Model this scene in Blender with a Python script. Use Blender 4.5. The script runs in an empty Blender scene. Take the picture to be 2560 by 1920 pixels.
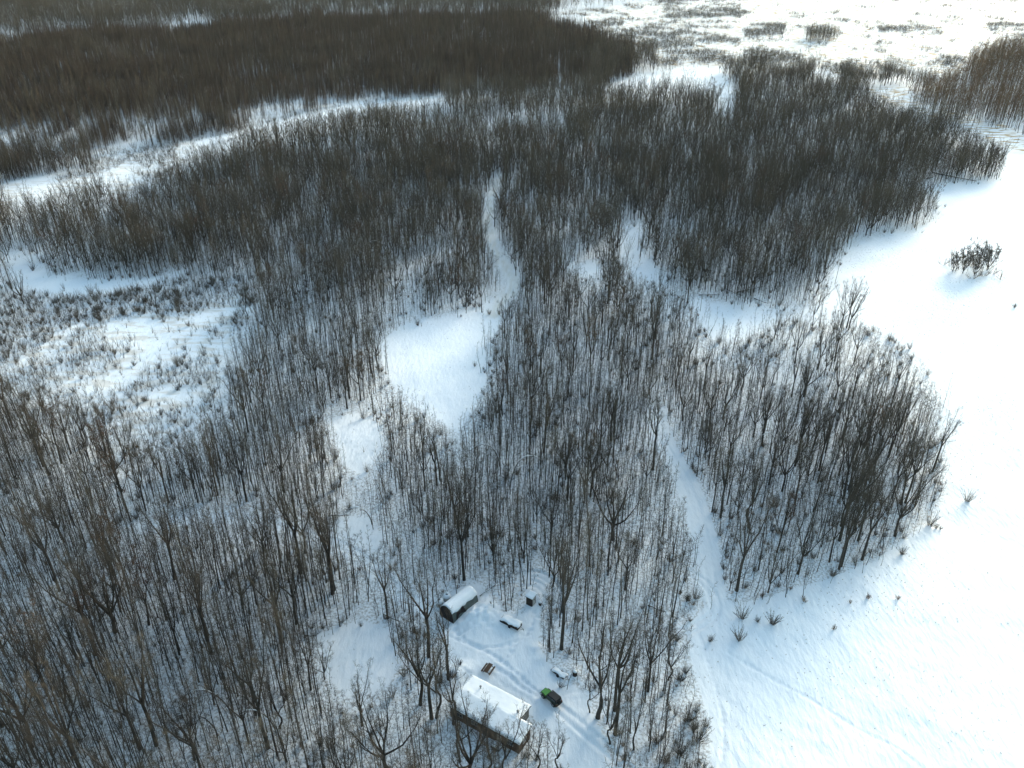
import bpy, bmesh, math, random
import numpy as np
from math import radians, sin, cos, pi
from mathutils import Vector, Matrix

# ------------------------------------------------------------------ camera, light, exposure
SC = bpy.context.scene
COL = SC.collection
F, TH, CH = 2070.0, radians(30.5), 120.0          # focal length in px of the 2560 wide photo, tilt, height
cT, sT = cos(TH), sin(TH)
cam_d = bpy.data.cameras.new('camera')
cam = bpy.data.objects.new('camera', cam_d); COL.objects.link(cam)
cam_d.sensor_width = 36.0; cam_d.lens = 36.0 * F / 2560.0
cam_d.clip_start = 1.0; cam_d.clip_end = 20000.0
cam.location = (0, 0, CH); cam.rotation_euler = (pi / 2 - TH, 0, 0)
SC.camera = cam

SUN_EL, SUN_AZ = radians(15.0), radians(38.0)      # azimuth from +Y towards +X
w = bpy.data.worlds.new('World'); SC.world = w; w.use_nodes = True
nt = w.node_tree; nt.nodes.clear()
sky = nt.nodes.new('ShaderNodeTexSky'); sky.sky_type = 'NISHITA'; sky.sun_disc = False
sky.sun_elevation = SUN_EL; sky.sun_rotation = SUN_AZ
sky.air_density = 1.0; sky.dust_density = 1.5; sky.ozone_density = 1.0
bg = nt.nodes.new('ShaderNodeBackground'); bg.inputs[1].default_value = 0.15
wo = nt.nodes.new('ShaderNodeOutputWorld')
tint = nt.nodes.new('ShaderNodeMix'); tint.data_type = 'RGBA'; tint.blend_type = 'MULTIPLY'; tint.inputs['Factor'].default_value = 1
tint.inputs['B'].default_value = (1.0, 1.075, .94, 1)                  # thin high cloud takes the violet out of the low-sun sky
nt.links.new(sky.outputs[0], tint.inputs['A']); nt.links.new(tint.outputs['Result'], bg.inputs[0]); nt.links.new(bg.outputs[0], wo.inputs[0])
sun_d = bpy.data.lights.new('sun', 'SUN'); sun_d.energy = 2.1; sun_d.angle = radians(24)
sun_d.color = (1.0, 0.93, 0.82)
sun = bpy.data.objects.new('sun', sun_d); COL.objects.link(sun)
sv = Vector((sin(SUN_AZ) * cos(SUN_EL), cos(SUN_AZ) * cos(SUN_EL), sin(SUN_EL)))
sun.rotation_euler = sv.to_track_quat('Z', 'Y').to_euler()
vs = SC.view_settings
vs.view_transform = 'Standard'; vs.look = 'None'; vs.gamma = 1.0; vs.exposure = 1.56
SC.cycles.max_bounces = 4; SC.cycles.diffuse_bounces = 2; SC.cycles.glossy_bounces = 2
SC.cycles.transmission_bounces = 2; SC.cycles.transparent_max_bounces = 4; SC.cycles.volume_bounces = 0

RNG = np.random.default_rng(7)

# ------------------------------------------------------------------ geometry of the view
def G(px, py, z=0.0):
    """point of the photo (2560 x 1920) on the level z"""
    u = (px - 1280) / F; v = (py - 960) / F
    dx, dy, dz = u, cT - v * sT, -sT - v * cT
    t = (z - CH) / dz
    return dx * t, dy * t
def PX(x, y, z):
    zz = z - CH; ww = y * cT - zz * sT
    ww = np.maximum(ww, 1.0)
    return 1280 + F * x / ww, 960 + F * (-y * sT - zz * cT) / ww
K = 2560 / 2212.0
def poly(*p): return np.array(p, float) * K
def inside(P, x, y):
    x = np.asarray(x, float); y = np.asarray(y, float)
    r = np.zeros(x.shape, bool); n = len(P)
    for i in range(n):
        x0, y0 = P[i]; x1, y1 = P[(i + 1) % n]
        if y0 == y1: continue
        c = ((y0 > y) != (y1 > y)) & (x < (x1 - x0) * (y - y0) / (y1 - y0) + x0)
        r ^= c
    return r
def pdist(P, x, y):
    """distance to a polyline and arc length at the nearest point"""
    d = np.full(np.shape(x), 1e9); s = np.zeros(np.shape(x)); acc = 0.0
    side = np.zeros(np.shape(x))
    for i in range(len(P) - 1):
        ax, ay = P[i]; bx, by = P[i + 1]; vx, vy = bx - ax, by - ay; L = math.hypot(vx, vy)
        t = np.clip(((x - ax) * vx + (y - ay) * vy) / (L * L), 0, 1)
        dd = np.hypot(x - ax - vx * t, y - ay - vy * t)
        m = dd < d
        d = np.where(m, dd, d); s = np.where(m, acc + t * L, s); acc += L
    return d, s
def smooth(P, n=6):
    """Catmull-Rom"""
    P = np.array(P, float); Q = []
    E = np.vstack([2 * P[0] - P[1], P, 2 * P[-1] - P[-2]])
    for i in range(1, len(E) - 2):
        for k in range(n):
            t = k / n; a, b, c, d = E[i - 1], E[i], E[i + 1], E[i + 2]
            Q.append(.5 * (2 * b + (c - a) * t + (2 * a - 5 * b + 4 * c - d) * t * t + (3 * b - a - 3 * c + d) * t ** 3))
    Q.append(P[-1]); return np.array(Q)
def wpath(*p, n=5): return smooth([G(a, b) for a, b in p], n)

# value noise
_T = np.random.default_rng(3).random((256, 256))
def vn(x, y):
    x = np.asarray(x, float); y = np.asarray(y, float)
    xi = np.floor(x).astype(int); yi = np.floor(y).astype(int); fx = x - xi; fy = y - yi
    fx = fx * fx * (3 - 2 * fx); fy = fy * fy * (3 - 2 * fy)
    a = _T[xi & 255, yi & 255]; b = _T[(xi + 1) & 255, yi & 255]; c = _T[xi & 255, (yi + 1) & 255]; d = _T[(xi + 1) & 255, (yi + 1) & 255]
    return (a * (1 - fx) + b * fx) * (1 - fy) + (c * (1 - fx) + d * fx) * fy
def fbm(x, y, o=4):
    r = 0; a = .5
    for i in range(o):
        r = r + a * vn(x * 2 ** i + 17 * i, y * 2 ** i + 31 * i); a *= .5
    return r

# open snow seen in the photo (outlines in picture coordinates, used to keep trees out)
CLEAR = [
 poly((815,745),(870,702),(960,684),(1020,668),(1064,642),(1078,700),(1056,770),(1048,830),(1028,880),(990,935),(930,900),(868,860),(835,810)),
 poly((706,905),(775,888),(822,918),(826,965),(790,1030),(735,1000)),
 poly((740,1120),(790,1112),(830,1160),(800,1180),(745,1150)),
 poly((0,540),(55,545),(110,590),(200,600),(270,605),(350,595),(400,580),(395,600),(300,622),(200,638),(110,645),(50,620),(0,600)),
 poly((0,700),(150,690),(260,672),(430,652),(545,636),(560,665),(490,740),(470,860),(425,925),(330,950),(240,925),(150,835),(0,815)),
 poly((160,385),(250,320),(360,318),(500,288),(640,250),(760,225),(860,213),(965,214),(960,224),(900,229),(760,243),(640,267),(520,292),(430,322),(360,364),(330,392),(200,402)),
 poly((0,395),(80,380),(170,385),(200,400),(100,425),(0,440)),
 poly((1318,485),(1392,478),(1405,500),(1372,522),(1400,560),(1440,592),(1430,612),(1350,595),(1340,535)),
 poly((1228,572),(1290,562),(1302,588),(1250,610)),
 poly((1540,1700),(1532,1570),(1495,1430),(1480,1355),(1545,1285),(1600,1305),(1700,1275),(1790,1250),(1890,1210),(1970,1150),(2020,1105),(2045,1060),(2030,960),(2038,870),(1995,780),(1905,715),(1820,700),(1700,690),(1600,740),(1535,735),(1480,640),(1540,655),(1600,655),(1750,668),(1790,600),(1800,552),(1880,512),(1980,495),(2035,482),(2015,430),(1985,403),(2150,388),(2170,320),(2135,278),(3000,270),(3000,2400),(1540,2400)),
 poly((1418,890),(1432,885),(1448,950),(1485,1020),(1515,1090),(1535,1200),(1560,1290),(1530,1300),(1505,1200),(1488,1110),(1455,1030),(1425,960)),
 poly((945,1300),(990,1270),(1035,1262),(1085,1330),(1135,1330),(1135,1235),(1180,1240),(1205,1275),(1165,1330),(1165,1400),(1190,1440),(1262,1500),(1290,1570),(1345,1700),(1240,1700),(1150,1545),(960,1530),(965,1460),(972,1390)),
 poly((682,1368),(780,1335),(862,1368),(876,1420),(840,1475),(800,1520),(750,1505),(695,1450)),
 poly((1115,335),(1124,335),(1124,372),(1113,375)),
 poly((1150,35),(1290,18),(1600,-30),(3000,-30),(3000,60),(2300,100),(2180,135),(2100,158),(2000,160),(1900,135),(1800,125),(1720,130),(1700,112),(1560,130),(1420,120),(1400,80),(1300,60),(1250,32)),
 poly((1285,200),(1380,160),(1500,145),(1560,150),(1572,180),(1592,215),(1585,245),(1540,245),(1552,210),(1530,190),(1480,180),(1380,186),(1330,197)),
 poly((1870,192),(1950,186),(2000,215),(2100,255),(2212,285),(2500,300),(2500,400),(2160,318),(2060,268),(1990,248),(1930,225)),
 poly((1760,150),(1800,145),(1820,170),(1790,180),(1760,172)),
 poly((345,58),(400,46),(470,42),(400,53)),
]
TRAILS = [  # (path, half width in m) kept free of trees
 (wpath((1250,440),(1228,500),(1222,570),(1245,640),(1287,705),(1255,750),(1235,790)), 2.4),
 (wpath((1640,1030),(1660,1110),(1710,1200),(1745,1290),(1770,1400),(1780,1480)), 2.9),
 (wpath((350,1320),(500,1292),(640,1300),(760,1335),(860,1365),(930,1415),(1000,1480),(1075,1520),(1150,1580)), 2.4),
 (wpath((760,420),(900,390),(1010,365),(1100,350),(1230,335)), 3.0),
 (wpath((870,1310),(900,1345),(950,1420)), 3.0),
]
TAMARACK = poly((-200,95),(200,70),(400,62),(600,52),(760,38),(1150,32),(1290,75),(1400,95),(1400,165),(1280,190),(1180,200),(1060,210),(860,214),(640,250),(500,290),(360,320),(250,340),(150,385),(0,440),(-200,470))
HILLS_GREY = poly((-400,-200),(760,-200),(760,35),(600,50),(400,60),(200,68),(-400,100))
RUSSET = poly((1990,245),(1960,215),(2060,190),(2090,150),(2140,120),(2300,90),(2300,330),(2212,285),(2100,262))
MARSH = CLEAR[4]; RIVER = CLEAR[3]
MARSH2 = poly((60,640),(200,635),(330,622),(400,605),(560,600),(560,660),(430,672),(250,690),(100,700),(0,700),(0,640))
CREEK = poly((0,395),(160,385),(250,320),(360,318),(420,300),(430,335),(360,385),(340,410),(200,412),(100,430),(0,450))
FLATS = CLEAR[14]
SPARSE = [(poly((860,560),(965,540),(955,600),(905,640),(880,705),(800,690),(845,620)), .30), (poly((1120,870),(1420,880),(1430,1260),(1130,1250)), .80), (poly((920,880),(1010,880),(1010,1010),(940,990)), .45),
 (poly((1560,690),(1900,720),(1850,800),(1640,830),(1540,760)), .40), (poly((700,1080),(860,1080),(940,1280),(740,1250)), .28), (poly((280,1090),(700,1100),(760,1180),(280,1170)), .6), (poly((1340,590),(1440,595),(1570,680),(1540,740),(1440,690),(1370,640)), .14), (poly((690,870),(850,870),(860,1030),(700,1040)), .35),
 (poly((1230,300),(1340,300),(1340,345),(1150,350)), .5), (poly((0,590),(70,640),(60,700),(0,700)), 1.0)]
BRUSH_FLATS = [poly((1270,45),(1420,60),(1560,75),(1600,95),(1400,110),(1290,85)), poly((1400,112),(1560,108),(1700,112),(1760,150),(1700,165),(1600,140),(1420,145)),
 poly((1600,55),(1700,50),(1690,75),(1610,80)), poly((1890,50),(2040,62),(2030,78),(1900,70)), poly((2130,48),(2230,52),(2230,82),(2140,75)),
 poly((2030,122),(2070,118),(2090,145),(2040,145)), poly((1690,115),(1900,135),(1960,160),(1900,175),(1800,160)), poly((1430,28),(1600,18),(1620,30),(1450,48))]

DRIVE = wpath((1372,1750),(1410,1785),(1460,1830),(1530,1890),(1600,1960),(1700,2050))
RUTS = [(DRIVE, .15), (wpath((1300,1440),(1345,1438),(1385,1465),(1392,1505),(1370,1545)), .22),
 (wpath((1300,1462),(1335,1460),(1362,1480),(1368,1512),(1350,1540)), .2),
 (wpath((1720,1430),(1768,1465),(1788,1525),(1745,1562),(1690,1580),(1620,1565)), .12),
 (TRAILS[1][0], .07), (TRAILS[2][0], .12), (wpath((1400,1760),(1440,1740),(1500,1750)), .05),
 (wpath((1130,1585),(1190,1560),(1230,1525),(1235,1500)), .15)]
FEET = [(wpath((1352,1735),(1320,1712),(1285,1680),(1240,1645),(1190,1618),(1150,1590),(1135,1565)), .24),
 (wpath((1140,1598),(1190,1618),(1240,1620),(1290,1607),(1325,1580),(1335,1530)), .24),
 (wpath((1232,1668),(1268,1640),(1300,1600),(1320,1575)), .2),
 (wpath((1345,1742),(1310,1722),(1270,1690),(1240,1672)), .22),
 (wpath((1235,1690),(1262,1715),(1300,1735),(1335,1760)), .10),
 (wpath((1820,1630),(1900,1680),(2030,1750),(2140,1820),(2240,1870),(2320,1930)), .09),
 (wpath((2290,1350),(2340,1410),(2400,1480),(2470,1560)), .07),
 (wpath((1740,1560),(1770,1650),(1800,1760),(1810,1850),(1800,1920)), .08)]
MOUNDS = []
def mound(px, py, r, h, sx=1, ang=0): MOUNDS.append((*G(px, py), r, h, sx, ang))
mound(1215,1530,2.6,1.0,1.8,.6); mound(1195,1545,2.0,.8,1.5,.6); mound(1235,1560,2.2,.35); mound(1200,1575,2.4,.3)
mound(1145,1678,1.6,.8,2.2,.4); mound(1130,1700,1.5,.5,1.5,1.0); mound(1265,1556,1.8,.45,1.6,-.5); mound(1340,1625,1.3,.55); mound(1352,1652,1.2,.35)
mound(1288,1686,1.0,.25); mound(1425,1680,1.6,.4,1.8,-.6); mound(1475,1815,2.5,.35,2,-.6); mound(1500,1840,1.8,.3); mound(1165,1630,2.2,.2)
mound(1360,1505,1.5,.35,2,1.2); mound(1410,1500,2.4,.3,2,.3)
def gz(x, y):
    x = np.asarray(x, float); y = np.asarray(y, float)
    near = np.clip((420 - y) / 200, 0, 1)
    z = (fbm(x / 38 + 9, y / 38 + 4, 3) - .44) * 1.6 * near + (fbm(x / 4.5, y / 4.5, 3) - .44) * .30 * near
    for mx, my, r, h, sx, a in MOUNDS:
        dx = x - mx; dy = y - my
        u = (dx * cos(a) + dy * sin(a)) / sx; v = -dx * sin(a) + dy * cos(a)
        z = z + h * np.exp(-(u * u + v * v) / (r * r)) * (1 + .5 * (vn(x * 1.6, y * 1.6) - .5))
    return z
def gtracks(x, y):
    z = np.zeros(np.shape(x))
    for P, dep in RUTS:
        d, s = pdist(P, x, y)
        z -= dep * np.exp(-((d - .78) / .28) ** 2) * (.8 + .4 * vn(s * .8, d * 0))
        z += dep * .45 * np.exp(-((d - 1.45) / .3) ** 2)
        z -= dep * .25 * np.exp(-(d / 1.3) ** 4)
    for P, dep in FEET:
        d, s = pdist(P, x, y)
        d = d + .15 * np.sin(s * 1.1)
        z -= dep * np.exp(-((np.abs(d) - .12) / .24) ** 2) * (.55 + .75 * (np.sin(s * 4.4) > -.2))
        z += dep * .3 * np.exp(-((d - .6) / .22) ** 2) * vn(s * 1.3, s * .2)
    return z
def gz1(x, y): return float(gz(np.array([x]), np.array([y]))[0])

# ------------------------------------------------------------------ materials
def mat(name, col, rough=.8, spec=.3, var=0, vscale=1.0, bump=0, bscale=5, rnd=0, col2=None, metal=0, coord='Object'):
    m = bpy.data.materials.new(name); m.use_nodes = True; n = m.node_tree; b = n.nodes['Principled BSDF']
    b.inputs['Base Color'].default_value = (*col, 1); b.inputs['Roughness'].default_value = rough
    b.inputs['Specular IOR Level'].default_value = spec; b.inputs['Metallic'].default_value = metal
    tc = n.nodes.new('ShaderNodeTexCoord')
    src = None
    if var or col2:
        nz = n.nodes.new('ShaderNodeTexNoise'); nz.inputs['Scale'].default_value = vscale; nz.inputs['Detail'].default_value = 4
        n.links.new(tc.outputs[coord], nz.inputs['Vector'])
        mx = n.nodes.new('ShaderNodeMix'); mx.data_type = 'RGBA'
        c2 = col2 if col2 else tuple(c * (1 - var) for c in col)
        mx.inputs['A'].default_value = (*col, 1); mx.inputs['B'].default_value = (*c2, 1)
        rp = n.nodes.new('ShaderNodeMapRange'); rp.inputs[1].default_value = .38; rp.inputs[2].default_value = .62
        n.links.new(nz.outputs[0], rp.inputs[0]); n.links.new(rp.outputs[0], mx.inputs['Factor'])
        src = mx.outputs['Result']
    if rnd:
        oi = n.nodes.new('ShaderNodeObjectInfo')
        hs = n.nodes.new('ShaderNodeHueSaturation'); mr = n.nodes.new('ShaderNodeMapRange')
        mr.inputs[3].default_value = 1 - rnd; mr.inputs[4].default_value = 1 + rnd
        n.links.new(oi.outputs['Random'], mr.inputs[0]); n.links.new(mr.outputs[0], hs.inputs['Value'])
        mr2 = n.nodes.new('ShaderNodeMapRange'); mr2.inputs[3].default_value = .488; mr2.inputs[4].default_value = .515
        ml = n.nodes.new('ShaderNodeMath'); ml.operation = 'MULTIPLY'; ml.inputs[1].default_value = 7.31
        fr = n.nodes.new('ShaderNodeMath'); fr.operation = 'FRACT'
        n.links.new(oi.outputs['Random'], ml.inputs[0]); n.links.new(ml.outputs[0], fr.inputs[0])
        n.links.new(fr.outputs[0], mr2.inputs[0]); n.links.new(mr2.outputs[0], hs.inputs['Hue'])
        if src: n.links.new(src, hs.inputs['Color'])
        else: hs.inputs['Color'].default_value = (*col, 1)
        src = hs.outputs[0]
    if src: n.links.new(src, b.inputs['Base Color'])
    if bump:
        bz = n.nodes.new('ShaderNodeTexNoise'); bz.inputs['Scale'].default_value = bscale; bz.inputs['Detail'].default_value = 5
        n.links.new(tc.outputs[coord], bz.inputs['Vector'])
        bp = n.nodes.new('ShaderNodeBump'); bp.inputs['Strength'].default_value = bump; bp.inputs['Distance'].default_value = .05
        n.links.new(bz.outputs[0], bp.inputs['Height']); n.links.new(bp.outputs[0], b.inputs['Normal'])
    return m
M = {}
M['bark'] = mat('bark', (.060, .051, .043), .9, .15, .45, 1.2, rnd=.35)
M['bark_pale'] = mat('bark_pale', (.15, .14, .12), .9, .15, .4, 1.2, rnd=.25)
M['twig_far'] = mat('twig_far', (.092, .073, .052), .9, .1, rnd=.35)
M['twig'] = mat('twig', (.066, .056, .045), .9, .1, rnd=.35)
M['twig_grey'] = mat('twig_grey', (.108, .092, .072), .9, .1, rnd=.3)
M['twig_russet'] = mat('twig_russet', (.135, .080, .045), .9, .1, rnd=.3)
M['twig_tamarack'] = mat('twig_tamarack', (.085, .058, .040), .9, .1, rnd=.4)
M['needles'] = mat('needles', (.035, .050, .028), .8, .2, rnd=.25)
M['dead_leaf'] = mat('dead_leaf', (.11, .062, .040), .8, .2, rnd=.25)
M['straw'] = mat('straw', (.30, .235, .15), .9, .1, rnd=.3)
M['roof_snow'] = mat('roof_snow', (.84, .86, .89), .55, .4, bump=.5, bscale=2.2, coord='Object')
M['siding'] = mat('siding', (.105, .066, .045), .75, .3, .35, 2)
M['siding_grey'] = mat('siding_grey', (.17, .16, .145), .75, .3, .3, 2)
M['dark_wood'] = mat('dark_wood', (.045, .034, .028), .85, .2, .4, 3)
M['table_wood'] = mat('table_wood', (.10, .062, .042), .8, .25, .35, 6)
M['tarp'] = mat('tarp', (.10, .125, .115), .6, .4, .3, 1.5, bump=.5, bscale=3)
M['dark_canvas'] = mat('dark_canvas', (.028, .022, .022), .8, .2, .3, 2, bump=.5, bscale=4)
M['metal'] = mat('metal', (.28, .28, .27), .45, .5, .3, 3, metal=.6)
M['glass'] = mat('glass', (.02, .025, .03), .08, .6)
M['trim'] = mat('trim', (.45, .44, .41), .6, .4)
M['green_paint'] = mat('green_paint', (.07, .26, .028), .3, .6, .15, 3)
M['dark_green_paint'] = mat('dark_green_paint', (.018, .035, .014), .35, .5)
M['black_plastic'] = mat('black_plastic', (.014, .013, .014), .5, .4)
M['rubber'] = mat('rubber', (.018, .018, .018), .9, .2)
M['rim_metal'] = mat('rim_metal', (.35, .35, .36), .35, .6, metal=.8)
M['lamp_glass'] = mat('lamp_glass', (.7, .7, .65), .15, .6)
M['red_glass'] = mat('red_glass', (.3, .015, .012), .25, .5)

def snow_ground():
    m = bpy.data.materials.new('snow'); m.use_nodes = True; n = m.node_tree; L = n.links; b = n.nodes['Principled BSDF']
    b.inputs['Roughness'].default_value = .8; b.inputs['Specular IOR Level'].default_value = .08
    tc = n.nodes.new('ShaderNodeTexCoord')
    def noise(sc, det, stretch=None, rot=0):
        z = n.nodes.new('ShaderNodeTexNoise'); z.inputs['Scale'].default_value = sc; z.inputs['Detail'].default_value = det
        mp = n.nodes.new('ShaderNodeMapping'); L.new(tc.outputs['Object'], mp.inputs[0])
        if stretch: mp.inputs['Scale'].default_value = stretch; mp.inputs['Rotation'].default_value = (0, 0, rot)
        L.new(mp.outputs[0], z.inputs['Vector']); return z
    def rng(src, a, c):
        r = n.nodes.new('ShaderNodeMapRange'); r.inputs[1].default_value = a; r.inputs[2].default_value = c; L.new(src, r.inputs[0]); return r.outputs[0]
    def mix(f, a, c):
        x = n.nodes.new('ShaderNodeMix'); x.data_type = 'RGBA'; L.new(f, x.inputs['Factor'])
        for s, v in (('A', a), ('B', c)):
            if isinstance(v, tuple): x.inputs[s].default_value = (*v, 1)
            else: L.new(v, x.inputs[s])
        return x.outputs['Result']
    def mul(a, c):
        x = n.nodes.new('ShaderNodeMath'); x.operation = 'MULTIPLY'; L.new(a, x.inputs[0])
        if isinstance(c, (int, float)): x.inputs[1].default_value = c
        else: L.new(c, x.inputs[1])
        return x.outputs[0]
    base = mix(rng(noise(.05, 3).outputs[0], .35, .65), (.84, .86, .885), (.74, .78, .83))
    at = n.nodes.new('ShaderNodeVertexColor'); at.layer_name = 'cover'
    sp = n.nodes.new('ShaderNodeSeparateColor'); L.new(at.outputs[0], sp.inputs[0])
    # red: woods litter plus painted tree shade, green: trodden / weedy trail, blue: dry sedge
    litter_shade = mul(rng(noise(2.3, 6).outputs[0], .45, .62), sp.outputs[0])
    base = mix(mul(litter_shade, .55), base, (.20, .17, .14))  # litter specks, spread wider to paint in the shade under the trees
    tr = mul(rng(noise(.8, 5, (1, .25, 1)).outputs[0], .2, .6), sp.outputs[1])
    base = mix(tr, base, (.68, .67, .64))
    sd = mul(rng(noise(.35, 6, (.35, 1, 1)).outputs[0], .48, .60), sp.outputs[2])
    base = mix(sd, base, (.42, .31, .17))
    L.new(base, b.inputs['Base Color'])
    h1 = noise(1.1, 5, (1.0, .38, 1), radians(-35)); h2 = noise(5, 4); 
    bp = n.nodes.new('ShaderNodeBump'); bp.inputs['Strength'].default_value = .55; bp.inputs['Distance'].default_value = .33; L.new(h1.outputs[0], bp.inputs['Height'])
    b2 = n.nodes.new('ShaderNodeBump'); b2.inputs['Strength'].default_value = .35; b2.inputs['Distance'].default_value = .05; L.new(h2.outputs[0], b2.inputs['Height'])
    L.new(bp.outputs[0], b2.inputs['Normal']); L.new(b2.outputs[0], b.inputs['Normal'])
    return m
M['snow'] = snow_ground()

# ------------------------------------------------------------------ object helpers
def tag(o, label=None, cat=None, group=None, kind=None):
    if label: o['label'] = label
    if cat: o['category'] = cat
    if group: o['group'] = group
    if kind: o['kind'] = kind
    return o
def empty(name, loc, rz=0.0, label=None, cat=None, group=None):
    o = bpy.data.objects.new(name, None); COL.objects.link(o); o.location = loc; o.rotation_euler = (0, 0, rz)
    o.empty_display_size = .3
    return tag(o, label, cat, group)
def link(name, me, parent=None, loc=(0, 0, 0)):
    o = bpy.data.objects.new(name, me); COL.objects.link(o); o.location = loc
    if parent: o.parent = parent
    return o
class Geo:
    def __init__(s): s.v = []; s.f = []; s.m = []
    def add(s, vs, fs, mi=0):
        b = len(s.v); s.v += [tuple(map(float, p)) for p in vs]; s.f += [tuple(b + i for i in f) for f in fs]; s.m += [mi] * len(fs)
    def tube(s, pts, rad, n=5, mi=0, cap=True):
        pts = [np.array(p, float) for p in pts]; vs = []
        for i, p in enumerate(pts):
            d = pts[min(i + 1, len(pts) - 1)] - pts[max(i - 1, 0)]; d = d / (np.linalg.norm(d) + 1e-9)
            a = np.cross(d, (0, 0, 1) if abs(d[2]) < .9 else (0, 1, 0)); a /= np.linalg.norm(a); c = np.cross(d, a)
            for k in range(n):
                t = 2 * pi * k / n; vs.append(p + rad[i] * (cos(t) * a + sin(t) * c))
        fs = []
        for i in range(len(pts) - 1):
            for k in range(n):
                fs.append((i * n + k, i * n + (k + 1) % n, (i + 1) * n + (k + 1) % n, (i + 1) * n + k))
        if cap: fs.append(tuple((len(pts) - 1) * n + k for k in range(n))); fs.append(tuple(reversed(range(n))))
        s.add(vs, fs, mi)
    def spike(s, p, q, r, mi=0):
        p = np.array(p, float); q = np.array(q, float); d = q - p; d = d / (np.linalg.norm(d) + 1e-9)
        a = np.cross(d, (0, 0, 1) if abs(d[2]) < .9 else (0, 1, 0)); a /= np.linalg.norm(a) + 1e-9; c = np.cross(d, a)
        vs = [p + r * a, p + r * (-.5 * a + .866 * c), p + r * (-.5 * a - .866 * c), q]
        s.add(vs, [(0, 1, 3), (1, 2, 3), (2, 0, 3)], mi)
    def leaf(s, p, u, v, mi=0):
        p = np.array(p); u = np.array(u); v = np.array(v)
        s.add([p - u, p + v * .6, p + u, p - v * .6, p + np.cross(u, v) / (np.linalg.norm(u) + 1e-9) * .4], [(0, 1, 4), (1, 2, 4), (2, 3, 4), (3, 0, 4)], mi)
    def box(s, x0, x1, y0, y1, z0, z1, mi=0):
        s.add([(x0, y0, z0), (x1, y0, z0), (x1, y1, z0), (x0, y1, z0), (x0, y0, z1), (x1, y0, z1), (x1, y1, z1), (x0, y1, z1)],
              [(0, 3, 2, 1), (4, 5, 6, 7), (0, 1, 5, 4), (1, 2, 6, 5), (2, 3, 7, 6), (3, 0, 4, 7)], mi)
    def prism(s, pts, z0, z1, mi=0):
        n = len(pts)
        s.add([(x, y, z0) for x, y in pts] + [(x, y, z1) for x, y in pts],
              [tuple(reversed(range(n))), tuple(range(n, 2 * n))] + [(i, (i + 1) % n, n + (i + 1) % n, n + i) for i in range(n)], mi)
    def mesh(s, name, mats, smooth=False, bevel=0, seg=2):
        me = bpy.data.meshes.new(name); me.from_pydata(s.v, [], s.f)
        for m in mats: me.materials.append(M[m])
        if len(mats) > 1: me.polygons.foreach_set('material_index', s.m)
        if bevel:
            bm = bmesh.new(); bm.from_mesh(me)
            bmesh.ops.bevel(bm, geom=[e for e in bm.edges if e.is_manifold and e.calc_face_angle(0) > .4], offset=bevel, segments=seg, profile=.5, affect='EDGES')
            bm.to_mesh(me); bm.free()
        if smooth: me.polygons.foreach_set('use_smooth', [True] * len(me.polygons))
        me.update(); return me

# ------------------------------------------------------------------ trees
def nrm(v): return v / (np.linalg.norm(v) + 1e-9)
def twigs(c, r, pts, L, n, tr, mi=0, sub=2, up=.45, spread=.8, start=.25):
    """fine shoots along a branch"""
    pts = np.array(pts)
    for k in range(n):
        t = start + (1 - start) * (k + r.random()) / n; f = t * (len(pts) - 1); i = min(int(f), len(pts) - 2)
        p = pts[i] + (pts[i + 1] - pts[i]) * (f - i); d = nrm(pts[i + 1] - pts[i])
        q = nrm(d * .7 + r.normal(size=3) * spread + np.array((0, 0, up)))
        l = L * (.5 + .7 * r.random()) * (1.15 - .6 * t); e = p + q * l
        c.spike(p, e, tr, mi)
        for j in range(sub):
            a = .3 + .6 * r.random(); pp = p + (e - p) * a; qq = nrm(q + r.normal(size=3) * .6 + np.array((0, 0, up * .5)))
            c.spike(pp, pp + qq * l * (.35 + .35 * r.random()), tr * .7, mi)
def bough(c, r, p, d, L, r0, bend, n2, ntw, tl, tr, sub, gnarl=.12, up=.25):
    pts = [np.array(p, float)]; dd = nrm(np.array(d, float)); S = 4
    for k in range(S):
        dd = nrm(dd + np.array((0, 0, bend / S)) + r.normal(size=3) * gnarl); pts.append(pts[-1] + dd * L / S)
    rad = [r0 * (1 - .82 * k / S) for k in range(S + 1)]
    c.tube(pts, rad, 3, cap=False)
    P = np.array(pts)
    for k in range(n2):
        t = .25 + .7 * (k + r.random()) / n2; f = t * S; i = min(int(f), S - 1); q = P[i] + (P[i + 1] - P[i]) * (f - i)
        q2 = nrm(nrm(P[i + 1] - P[i]) + r.normal(size=3) * .55 + np.array((0, 0, up))); l = L * (.30 + .3 * r.random()) * (1.2 - .6 * t)
        e1 = q + q2 * l * .5; e2 = e1 + nrm(q2 + r.normal(size=3) * .25 + np.array((0, 0, up * .6))) * l * .5
        c.tube([q, e1, e2], [r0 * .38, r0 * .25, tr * .6], 3, cap=False)
        twigs(c, r, [q, e1, e2], tl, ntw, tr, sub=sub, up=up)
    twigs(c, r, pts[1:], tl, ntw, tr, sub=sub, up=up)
    return P
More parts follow.
